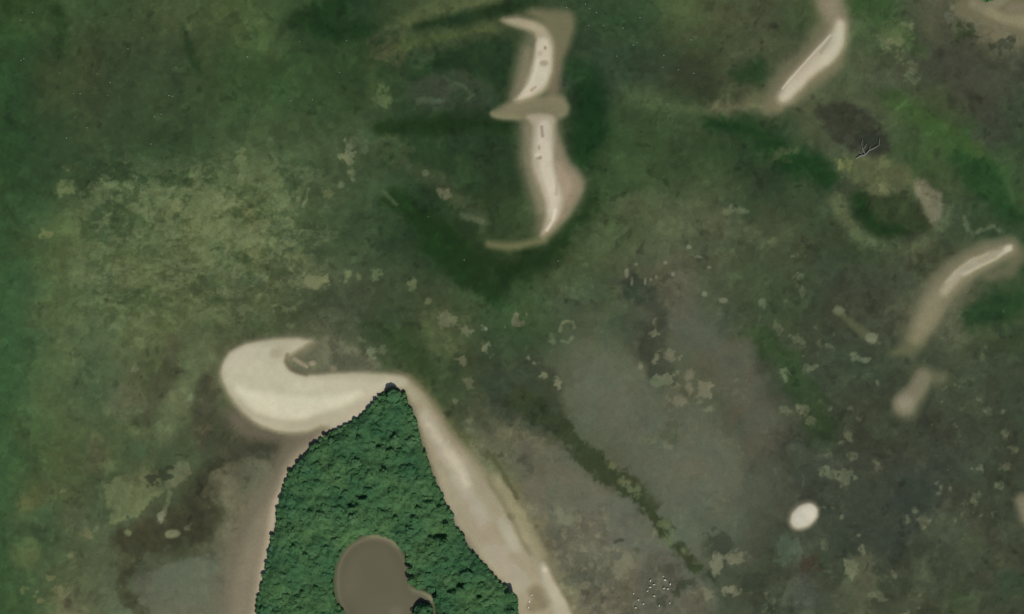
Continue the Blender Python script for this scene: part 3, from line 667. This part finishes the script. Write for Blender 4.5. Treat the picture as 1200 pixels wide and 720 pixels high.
pond = mesh_obj('pond', [(x, y, PONDZ) for x, y in big] + [(x, y, .02) for x, y in big],
                [tuple(range(n))[::-1], tuple(range(n, 2 * n))] + [(i, (i + 1) % n, n + (i + 1) % n, n + i) for i in range(n)], M_POND)
bm = bmesh.new(); bm.from_mesh(pond.data); bmesh.ops.recalc_face_normals(bm, faces=bm.faces); bm.to_mesh(pond.data); bm.free()
tag(pond, 'still brown lagoon pond enclosed by the trees of the wooded island', 'pond', kind='structure')

# ------------------------------------------------------------------ trees
def leaf_material(name, ramp):
    m, N, Lk = new_mat(name)
    o = N.new('ShaderNodeOutputMaterial'); d = N.new('ShaderNodeBsdfDiffuse'); t = N.new('ShaderNodeBsdfTranslucent')
    g = N.new('ShaderNodeNewGeometry'); oi = N.new('ShaderNodeObjectInfo')
    ad = N.new('ShaderNodeMath'); ad.operation = 'MULTIPLY_ADD'; ad.inputs[1].default_value = .6
    m2 = N.new('ShaderNodeMath'); m2.operation = 'MULTIPLY'; m2.inputs[1].default_value = .4
    Lk.new(oi.outputs['Random'], m2.inputs[0]); Lk.new(g.outputs['Random Per Island'], ad.inputs[0]); Lk.new(m2.outputs[0], ad.inputs[2])
    cr = N.new('ShaderNodeValToRGB')
    els = cr.color_ramp.elements
    els[0].position, els[0].color = 0, (*ramp[0], 1); els[1].position, els[1].color = 1, (*ramp[-1], 1)
    for i, c in enumerate(ramp[1:-1]):
        e = els.new((i + 1) / (len(ramp) - 1)); e.color = (*c, 1)
    Lk.new(ad.outputs[0], cr.inputs[0])
    ns_ = N.new('ShaderNodeTexNoise'); ns_.inputs['Scale'].default_value = .05; ns_.inputs['Detail'].default_value = 3
    Lk.new(g.outputs['Position'], ns_.inputs['Vector'])
    hs = N.new('ShaderNodeMix'); hs.data_type = 'RGBA'; hs.blend_type = 'MULTIPLY'; hs.inputs['Factor'].default_value = 1
    c2 = N.new('ShaderNodeValToRGB'); c2.color_ramp.elements[0].position = .35; c2.color_ramp.elements[1].position = .65
    c2.color_ramp.elements[0].color = (.72, .82, .86, 1); c2.color_ramp.elements[1].color = (1.18, 1.08, 1.0, 1)
    Lk.new(ns_.outputs['Fac'], c2.inputs[0]); Lk.new(cr.outputs[0], hs.inputs['A']); Lk.new(c2.outputs[0], hs.inputs['B'])
    Lk.new(hs.outputs['Result'], d.inputs[0]); Lk.new(hs.outputs['Result'], t.inputs[0])
    mx = N.new('ShaderNodeMixShader'); mx.inputs[0].default_value = .2
    Lk.new(d.outputs[0], mx.inputs[1]); Lk.new(t.outputs[0], mx.inputs[2]); Lk.new(mx.outputs[0], o.inputs['Surface'])
    return m
M_LEAF = leaf_material('mangrove leaves', [(.032,.086,.034), (.050,.124,.050), (.066,.150,.064), (.105,.190,.092)])
M_UNDER = leaf_material('thicket leaves', [(.028,.078,.030), (.050,.124,.050), (.088,.172,.078)])
def bark_material(name, col):
    m, N, Lk = new_mat(name)
    o = N.new('ShaderNodeOutputMaterial'); b = N.new('ShaderNodeBsdfPrincipled'); b.inputs['Roughness'].default_value = .9
    n = N.new('ShaderNodeTexNoise'); n.inputs['Scale'].default_value = 6; n.inputs['Detail'].default_value = 5
    cr = N.new('ShaderNodeValToRGB'); cr.color_ramp.elements[0].color = (*[c * .6 for c in col], 1); cr.color_ramp.elements[1].color = (*[c * 1.3 for c in col], 1)
    Lk.new(n.outputs['Fac'], cr.inputs[0]); Lk.new(cr.outputs[0], b.inputs['Base Color']); Lk.new(b.outputs[0], o.inputs['Surface'])
    return m
M_BARK = bark_material('mangrove bark', (.16, .13, .10))
M_DEAD = bark_material('bleached driftwood', (.17, .17, .165))

def leaf_quads(centres, sizes, normals, r):
    vs, fs = [], []
    for c, s_, nn in zip(centres, sizes, normals):
        nn = Vector(nn).normalized()
        t = nn.orthogonal().normalized(); t.rotate(Matrix.Rotation(r.uniform(0, 6.28), 3, nn)); b = nn.cross(t)
        k = len(vs); l_, w_ = s_, s_ * r.uniform(.55, .9)
        vs += [c - t * l_, c - b * w_ * .8 + nn * s_ * .12, c + t * l_, c + b * w_ - nn * s_ * .1]
        fs.append((k, k + 1, k + 2, k + 3))
    return vs, fs

def tube(path, sides=7):
    vs, fs = [], []
    for i, (p, rad) in enumerate(path):
        p = Vector(p)
        d = (Vector(path[min(i + 1, len(path) - 1)][0]) - Vector(path[max(i - 1, 0)][0])).normalized()
        a = d.orthogonal().normalized(); b = d.cross(a)
        for k in range(sides):
            t = 2 * math.pi * k / sides; vs.append(p + a * math.cos(t) * rad + b * math.sin(t) * rad)
        if i:
            for k in range(sides):
                q = (i - 1) * sides; fs.append((q + k, q + (k + 1) % sides, q + sides + (k + 1) % sides, q + sides + k))
    fs.append(tuple(range(sides))[::-1]); n0 = (len(path) - 1) * sides; fs.append(tuple(range(n0, n0 + sides)))
    return vs, fs

def join(parts):
    vs, fs = [], []
    for v_, f_ in parts:
        k = len(vs); vs += v_; fs += [tuple(i + k for i in f) for f in f_]
    return vs, fs

def crown_mesh(seed, nclump=14, nleaf=38):
    """unit crown: radius about 1, centre height 0, flattened dome of leaf clumps"""
    r = random.Random(seed); cs, ss, ns = [], [], []
    clumps = [(Vector((0, 0, .34)), .48)]
    for i in range(nclump):
        a = i * 2.399 + r.uniform(-.4, .4); rad = math.sqrt((i + .6) / nclump) * r.uniform(.66, .86)
        h = .42 * (1 - rad ** 2) + r.uniform(-.2, .16)
        clumps.append((Vector((math.cos(a) * rad, math.sin(a) * rad, h)), r.uniform(.2, .36)))
    for c, q in clumps:
        for _ in range(int(nleaf * (q / .3) ** 1.5)):
            z = r.uniform(-.35, 1); t = r.uniform(0, 6.28); w = math.sqrt(max(0, 1 - z * z))
            n_ = Vector((math.cos(t) * w, math.sin(t) * w, z)); k = q * r.uniform(.7, 1.08)
            cs.append(c + Vector((n_.x * k, n_.y * k, n_.z * k * .8))); ss.append(r.uniform(.055, .105))
            ns.append(n_ + Vector((r.uniform(-.5, .5), r.uniform(-.5, .5), r.uniform(.3, 1.1))))
    lv, lf = leaf_quads(cs, ss, ns, r)
    # inner mass of twigs and leaves: one lumpy cap under the leaf sprays
    def cap(x, y):
        d = math.hypot(x, y); h = .40 * (1 - d * d) - .12 if d < .9 else -.04 - (d - .9) * 2.5
        for c, q in clumps:
            e = (x - c.x) ** 2 + (y - c.y) ** 2
            if e < q * q: h = max(h, c.z + math.sqrt(q * q - e) * .78)
        return h
    cv, cf = [Vector((0, 0, cap(0, 0)))], []
    NR, NA = 9, 26
    for i in range(1, NR + 1):
        for k in range(NA):
            t = 2 * math.pi * k / NA; d = (i / NR) * (.88 + .08 * math.sin(3 * t + seed) + .05 * math.sin(7 * t + seed * 2))
            x, y = math.cos(t) * d, math.sin(t) * d
            cv.append(Vector((x, y, cap(x, y) + r.uniform(-.03, .03))))
    for k in range(NA): cf.append((0, 1 + k, 1 + (k + 1) % NA))
    for i in range(NR - 1):
        for k in range(NA):
            a = 1 + i * NA; cf.append((a + k, a + NA + k, a + NA + (k + 1) % NA, a + (k + 1) % NA))
    return join([(cv, cf), (lv, lf)])

def trunk_mesh(seed):
    """unit height 1, limbs spreading into the crown"""
    r = random.Random(seed)
    parts = [tube([((0, 0, -.05), .06), ((.02, .01, .3), .045), ((r.uniform(-.05,.05), .03, .7), .035), ((0, 0, .98), .018)])]
    for k in range(4):
        a = k * 1.57 + r.uniform(-.4, .4); d = Vector((math.cos(a), math.sin(a), 0)); z0 = r.uniform(.35, .6)
        parts.append(tube([((0, 0, z0), .028), (d * .2 + Vector((0, 0, z0 + .18)), .02), (d * .42 + Vector((0, 0, z0 + .34)), .009)], 6))
    for k in range(5):                                   # prop roots
        a = k * 1.257 + r.uniform(-.3, .3); d = Vector((math.cos(a), math.sin(a), 0))
        parts.append(tube([((0, 0, .28), .02), (d * .13 + Vector((0, 0, .2)), .017), (d * .2 + Vector((0, 0, -.05)), .013)], 5))
    return join(parts)

CROWNS = []; TRUNKS = []
for k in range(7):
    v_, f_ = crown_mesh(50 + k); me = bpy.data.meshes.new('crown'); me.from_pydata([tuple(a) for a in v_], [], f_); me.update(); me.materials.append(M_LEAF); CROWNS.append(me)
for k in range(3):
    v_, f_ = trunk_mesh(90 + k); me = bpy.data.meshes.new('trunk'); me.from_pydata([tuple(a) for a in v_], [], f_); me.update(); me.materials.append(M_BARK); TRUNKS.append(me)

def ground_z(x, y):
    i = min(max(np.searchsorted(gy, y), 0), NY - 1); j = min(max(np.searchsorted(gx, x), 0), NX - 1)
    return float(Z[i, j])

tree0 = bpy.data.objects.new('mangrove_tree', None); trunk0 = bpy.data.objects.new('trunk', TRUNKS[0]); crown0 = bpy.data.objects.new('crown', CROWNS[0])
first_tree = [True]
def tree(x, y, r_units, h, label, group=None, seed=0, cat='tree'):
    r = random.Random(seed); R = r_units * S
    if first_tree[0]:
        t, tk, cw = tree0, trunk0, crown0; first_tree[0] = False
    else:
        t, tk, cw = tree0.copy(), trunk0.copy(), crown0.copy()
    for o in (t, tk, cw): COL.objects.link(o)
    tk.parent = t; cw.parent = t
    t.location = W(x, y, max(ground_z(x, y), -.1)); t.rotation_euler = (0, 0, r.uniform(0, 6.28))
    tk.data = TRUNKS[r.randrange(3)]; cw.data = CROWNS[r.randrange(7)]
    tk.scale = (h * .7, h * .7, h * .78)
    q = R * r.uniform(.9, 1.12)
    cw.scale = (q, R * r.uniform(.9, 1.1), R * r.uniform(.6, .95)); cw.location = (0, 0, h - .55 * R)
    if 'group' in t: del t['group']
    return tag(t, label, cat, group)

def psd(x, y, poly):
    return float(sd_poly(np.array([float(x)]), np.array([float(y)]), poly)[0])
# trees that stand out
spots = []
def special(x, y, r, h, label, seed): spots.append((x, y, r)); tree(x, y, r, h, label, None, seed)
special(461, 464, 8, 6.6, 'dark rounded tree at the northern tip of the wood where the beaches meet', 1001)
special(598, 697, 6.5, 6.5, 'dark round bush-like tree at the south-east corner of the wood beside the beach', 1002)
special(481, 668, 4.5, 5.2, 'small dark tree overhanging the east bank of the pond, upper of a pair', 1003)
special(482, 680, 5, 5.6, 'small dark tree overhanging the east bank of the pond, lower of a pair', 1004)
special(496, 719, 13, 6.5, 'low round tree on the south-east shore of the pond, shading the little inlet', 1005)
special(1158, -4, 8.5, 4.5, 'lone green bush-like tree on the tan sand cay in the top corner', 1006)

GROUPS = {
 'W': ('dense green tree in the outer row along the narrow tan beach', 'trees along the west beach edge'),
 'E': ('dense green tree in the outer row along the wide pale beach', 'trees along the east beach edge'),
 'P': ('green tree on the rim of the brown pond', 'trees around the pond'),
 'N': ('leafy green tree deep in the narrow northern end of the wood', 'trees in the northern end of the wood'),
 'SW': ('leafy green tree in the wood between the narrow tan beach and the pond', 'trees between the west beach and the pond'),
 'SE': ('leafy green tree in the wood between the pond and the wide pale beach', 'trees between the pond and the east beach'),
}
def relief(x, y): 
    a, b = np.array([float(x)]), np.array([float(y)])
    return float(fbm(a, b, 24, 611, 3)[0]) * 3.0
HOLES = [(412,588,7),(424,582,6),(500,586,7),(514,588,5),(508,626,7),(520,627,5),(463,470,3),(530,690,6),(560,697,5),(538,684,5),(470,585,4)]
def free(x, y, r, k): return all((x - a) ** 2 + (y - b) ** 2 > (k * (r + c)) ** 2 for a, b, c in spots)
count = len(spots); LIMIT = 306
def walk(poly, step):
    out_ = []; acc = 0
    for (x0, y0), (x1, y1) in zip(poly, poly[1:] + poly[:1]):
        L = math.hypot(x1 - x0, y1 - y0); t = step - acc
        while t <= L:
            out_.append((x0 + (x1 - x0) * t / L, y0 + (y1 - y0) * t / L)); t += step
        acc = (acc + L) % step
    return out_
r = random.Random(3); sd_seed = 2000
for ring, key in ((FOREST, None), (pond_s, 'P')):
    for x, y in walk(list(ring), 6.6):
        if y > 722: continue
        R = r.uniform(3.0, 6.0)
        eps = 1.0; poly = ring
        gx_ = psd(x + eps, y, poly) - psd(x - eps, y, poly); gy_ = psd(x, y + eps, poly) - psd(x, y - eps, poly)
        gl = math.hypot(gx_, gy_) + 1e-6; off = (-1 if key is None else 1) * (R * .85 + r.uniform(-2.4, 1.8) + (0 if key is None else 3.4))
        px_, py_ = x + gx_ / gl * off, y + gy_ / gl * off
        if key == 'P' and (px_ > 484 and py_ > 686): continue
        if not free(px_, py_, R, .5): continue
        k2 = key or ('W' if px_ < 458 else 'E')
        spots.append((px_, py_, R)); count += 1; sd_seed += 1
        tree(px_, py_, R, r.uniform(1.7, 3.3), *GROUPS[k2], seed=sd_seed)
tries = 0
while count < LIMIT and tries < 20000:
    tries += 1
    x, y = r.uniform(300, 606), r.uniform(458, 724); R = r.choice((r.uniform(3.8, 5.2), r.uniform(5, 7), r.uniform(6.5, 9.2)))
    if psd(x, y, FOREST) > -R * .9 or psd(x, y, pond_s) < R + 1.5 or not free(x, y, R, .60): continue
    if any(math.hypot(x - a, (y - b) * 1.5) < c + R * .75 for a, b, c in HOLES): continue
    key = 'N' if y < 590 else ('SW' if x < 430 else 'SE')
    spots.append((x, y, R)); count += 1; sd_seed += 1
    tree(x, y, R, 4.45 + relief(x, y) + r.uniform(-.6, .6) + (R - 5.5) * .12, *GROUPS[key], seed=sd_seed)
print('TREES', count, 'tries', tries)

# thicket that closes the canopy between the trees, and the rest of the wood to the south
r = random.Random(5); cs, ss, ns = [], [], []
FS = np.array(FOREST)
bx = rng.uniform(296, 612, 60000); by = rng.uniform(455, 850, 60000)
dd = sd_poly(bx, by, FOREST); dp = sd_poly(bx, by, pond_s)
hn = fbm(bx, by, 24, 611, 3) * 3.0 + fbm(bx, by, 8, 641, 2) * 1.0
for hx, hy, hr in HOLES: hn -= 3.5 * (1 - sstep(hr * .3, hr * 1.35, np.hypot(bx - hx, (by - hy) * 1.5) + fbm(bx, by, 6, 691, 2) * 6))
ok = (dd < -1.0) & (dp > 4.0) & ~((bx > 478) & (bx < 516) & (by > 690) & (by < 706))
for x, y, d, e, h in zip(bx[ok], by[ok], dd[ok], dp[ok], hn[ok]):
    top = min(max(1.0, 4.3 + h), .5 - d * S * .75 + .35 * h, .5 + (e - 3.5) * S * 1.1)
    if y > 722: top += 1.2
    cs.append(W(x, y, .55 + max(.1, top) * r.uniform(.72, 1.0))); ss.append(r.uniform(.2, .4)); ns.append((r.uniform(-.7, .7), r.uniform(-.7, .7), 1))
# the twiggy mass under those leaves, as a bumpy sheet that follows the same heights
cgx = np.arange(294, 614, 1.6); cgy = np.arange(454, 850, 1.6); CX, CY = np.meshgrid(cgx, cgy)
cd_, cp_ = sd_poly(CX, CY, FOREST), sd_poly(CX, CY, pond_s)
ch = fbm(CX, CY, 24, 611, 3) * 3.0 + fbm(CX, CY, 8, 641, 2) * 1.0
for hx, hy, hr in HOLES: ch -= 3.5 * (1 - sstep(hr * .3, hr * 1.35, np.hypot(CX - hx, (CY - hy) * 1.5) + fbm(CX, CY, 6, 691, 2) * 6))
ct = np.minimum(np.minimum(np.maximum(.9, 4.3 + ch), .5 - cd_ * S * .75 + .35 * ch), .5 + (cp_ - 3.5) * S * 1.1)
ct = np.maximum(ct, .1) * .84 + fbm(CX, CY, 5, 671, 2) * .8 + .5
cok = (cd_ < -1.5) & (cp_ > 4.5) & ~((CX > 477) & (CX < 511) & (CY > 689) & (CY < 706))
idx = np.full(CX.shape, -1); idx[cok] = np.arange(cok.sum())
sv = [W(x, y, z) for x, y, z in zip(CX[cok], CY[cok], ct[cok])]; sf = []
for j in range(CX.shape[0] - 1):
    for i in range(CX.shape[1] - 1):
        q = (idx[j, i], idx[j + 1, i], idx[j + 1, i + 1], idx[j, i + 1])
        if min(q) >= 0: sf.append(tuple(int(k) for k in q))
v_, f_ = join([(sv, sf), leaf_quads(cs, ss, ns, r)])
und = mesh_obj('mangrove_thicket', v_, f_, M_UNDER)
tag(und, 'dense dark green thicket filling the gaps between the trees of the wooded island', 'thicket', kind='stuff')

# ------------------------------------------------------------------ dead tree lying in the dark hollow
dt = bpy.data.objects.new('dead_tree', None); COL.objects.link(dt); dt.location = W(1003, 186, -.2)
tag(dt, 'bleached dead tree with forked bare limbs lying in the dark charcoal hollow', 'dead tree')
def rel(x, y, z): return ((x - 1003) * S, (186 - y) * S, z)
tv, tf = tube([(rel(1003,186,.1), .22), (rel(1008,183,.35), .3), (rel(1014,181.5,.45), .34), (rel(1018,177,.55), .26), (rel(1025,173.5,.6), .2), (rel(1030,170.5,.55), .12)], 9)
mesh_obj('trunk', tv, tf, M_DEAD, dt)
for pts in ([(1030,170.5,.55,.13),(1030.4,166,.7,.13),(1030.6,162.5,.6,.06)],
            [(1014,181,.4,.2),(1011,176,.7,.17),(1009.6,169,.8,.13),(1011,163.5,.5,.06)],
            [(1011,176,.7,.13),(1014.5,171.5,.9,.13),(1016,168,.6,.06)],
            [(1018,177,.5,.13),(1019.5,173.5,.9,.12),(1021,172.5,.8,.05)],
            [(1010,181,.4,.15),(1006,177.5,.5,.11),(1003.5,180,.3,.05)]):
    v_, f_ = tube([(rel(a, b, c), q) for a, b, c, q in pts], 7); mesh_obj('limb', v_, f_, M_DEAD, dt)

# ------------------------------------------------------------------ birds
def plain(name, col, rough=.7):
    m, N, Lk = new_mat(name)
    o = N.new('ShaderNodeOutputMaterial'); b = N.new('ShaderNodeBsdfPrincipled'); b.inputs['Roughness'].default_value = rough
    n = N.new('ShaderNodeTexNoise'); n.inputs['Scale'].default_value = 9
    cr = N.new('ShaderNodeValToRGB'); cr.color_ramp.elements[0].color = (*[c * .85 for c in col], 1); cr.color_ramp.elements[1].color = (*[min(1, c * 1.08) for c in col], 1)
    Lk.new(n.outputs['Fac'], cr.inputs[0]); Lk.new(cr.outputs[0], b.inputs['Base Color']); Lk.new(b.outputs[0], o.inputs['Surface']); return m
M_WHITE = plain('white feathers', (.66, .65, .62)); M_DARKF = plain('black feathers', (.05, .05, .05)); M_BILL = plain('horn bill', (.60, .38, .12), .5)

def bird_body():
    """one smooth skin along spine, neck and head; length about 1.5 m, +X forward"""
    rings = [(-.80, .06, .03, .02), (-.66, .10, .13, .05), (-.42, .13, .24, .15), (-.1, .14, .30, .21), (.2, .15, .28, .21), (.40, .20, .18, .16), (.50, .32, .10, .10), (.55, .48, .075, .08), (.60, .60, .075, .075), (.68, .66, .09, .085), (.78, .65, .075, .07), (.83, .63, .03, .03)]
    vs, fs = [], []; n = 12
    for i, (x, z, wy, wz) in enumerate(rings):
        lean = 0 if i < 5 else min(1, (i - 4) / 3)
        if i > 8: lean = .15
        for k in range(n):
            t = 2 * math.pi * k / n
            vs.append(Vector((x - lean * math.sin(t) * wz * .8, math.cos(t) * wy, z + math.sin(t) * wz * (1 - .4 * lean))))
        if i:
            for k in range(n):
                q = (i - 1) * n; fs.append((q + k, q + (k + 1) % n, q + n + (k + 1) % n, q + n + k))
    fs.append(tuple(range(n))[::-1]); q = (len(rings) - 1) * n; fs.append(tuple(range(q, q + n)))
    return vs, fs
def wing(sgn):
    v = []; f = []
    prof = [(.26, .22, .16), (.05, .29, .26), (-.3, .27, .27), (-.6, .17, .2), (-.84, .07, .12)]
    for x, y, z in prof:
        v += [Vector((x, sgn * y * 1.06, z - .08)), Vector((x, sgn * y * 1.12, z + .02)), Vector((x, sgn * y * .65, z + .13)), Vector((x, sgn * y * .5, z + .06))]
    for i in range(4):
        for k in range(4): f.append((i*4+k, i*4+(k+1) % 4, i*4+4+(k+1) % 4, i*4+4+k))
    f += [(3,2,1,0), (16,17,18,19)]
    return v, f
b0 = bpy.data.objects.new('bird', None)
bv, bf = bird_body()
def bmesh_part(name, v, f, mat):
    me = bpy.data.meshes.new(name); me.from_pydata([tuple(a) for a in v], [], f); me.update(); me.materials.append(mat)
    b = bmesh.new(); b.from_mesh(me); bmesh.ops.recalc_face_normals(b, faces=b.faces); b.to_mesh(me); b.free()
    for p in me.polygons: p.use_smooth = True
    return bpy.data.objects.new(name, me)
parts0 = [bmesh_part('body', bv, bf, M_WHITE), bmesh_part('wing', *wing(1), M_WHITE), bmesh_part('wing', *wing(-1), M_WHITE),
          bmesh_part('bill', *tube([((.80, 0, .64), .05), ((1.0, 0, .58), .03), ((1.17, 0, .53), .008)], 6), M_BILL)]
first_bird = [True]
def bird(x, y, ang, size, label, group, z=None):
    if first_bird[0]:
        t, ps = b0, parts0; first_bird[0] = False
    else:
        t = b0.copy(); ps = [p.copy() for p in parts0]
    COL.objects.link(t)
    for p in ps: COL.objects.link(p); p.parent = t
    gz = ground_z(x, y)
    t.location = W(x, y, max(gz, 0) - .02); t.rotation_euler = (0, 0, math.radians(ang)); t.scale = (size,) * 3
    return tag(t, label, 'bird', group)
FL = 'white birds in a loose flock on the shallow flat'
flock = [(779.3,680,-25,1.25,'largest white bird of the flock on the grey flat, at its north'),
 (785.4,684.7,80,1,'white bird at the east side of the flock, just south-east of the largest bird'),
 (778,689.8,200,1,'white bird below the largest one, western of a close pair'),
 (782.9,690.4,10,1,'white bird below the largest one, eastern of a close pair'),
 (762.3,680.7,60,1,'white bird at the north-west of the flock, topmost of a trio'),
 (766.5,685.4,0,1,'white bird at the north-west of the flock, eastern of a trio'),
 (761.9,688.4,15,1,'white bird at the north-west of the flock, lowest of a trio'),
 (759,692.7,40,.85,'dull white bird just south-west of the trio of birds'),
 (766.8,698.7,-15,1.05,'single bright white bird in the middle of the flock, south of the trio'),
 (748.3,703.3,0,.95,'white bird at the south-west of the flock, upper of three strung to the south-west'),
 (754,707.9,30,.9,'white bird at the south-west of the flock, eastern of three strung to the south-west'),
 (745,712.5,5,.95,'white bird at the south-west of the flock, lowest of three strung to the south-west'),
 (742.5,695.8,70,.75,'faint white bird at the far west edge of the flock'),
 (772.5,710,100,.8,'faint white bird at the south of the flock over dark weed'),
 (785,706.9,60,.8,'faint white bird at the south-east of the flock'),
 (777.4,675.8,120,.6,'small faint bird right beside the largest bird, on its north')]
for x, y, a, s_, lb in flock: bird(x, y, a, s_ * .85, lb, FL)
for x, y, a, lb in [(623,697.5,40,'white bird on the beach near the south-east corner of the wood, topmost of three'),
                    (620.5,705,100,'white bird on the beach near the south-east corner of the wood, middle of three'),
                    (619.5,712,70,'white bird on the beach near the south-east corner of the wood, lowest of three')]:
    bird(x, y, a, .85, lb, 'three white birds on the beach')
far_nw = [(38,15),(24,24),(156,24),(167,45),(150,57),(28,69),(25,71),(70,86),(114,87),(129,97),(86,110),(94,110),(126,112),(198,112),(202,113),(189,134),(181,137),(88,138),(102,150),(78,162),(177,169),(206,79),(290,67)]
far_n = [(686,5),(691,10),(664,9),(699,15),(707,30),(690,30),(750,21),(730,33),(747,50),(742,53),(723,66),(778,65),(777,79),(795,82),(813,86),(810,47),(782,122)]
far_m = [(351,49),(406,48),(398,85),(366,117),(341,118)]
far_c = [(502,254),(544,305),(654,306)]
rb = random.Random(8)
for lst, lb, gp in ((far_nw, 'tiny white bird afloat on the open green water in the north-west corner', 'tiny birds afloat in the north-west'),
                    (far_n, 'tiny white bird afloat on green water east of the crescent sandbar', 'tiny birds afloat east of the crescent bar'),
                    (far_m, 'tiny white bird afloat on green water west of the crescent sandbar', 'tiny birds afloat west of the crescent bar'),
                    (far_c, 'tiny white bird afloat on the dark water south of the long sandbar', 'tiny birds afloat south of the long bar')):
    for x, y in lst: bird(x, y, rb.uniform(-40, 40), rb.uniform(.3, .4), lb, gp)
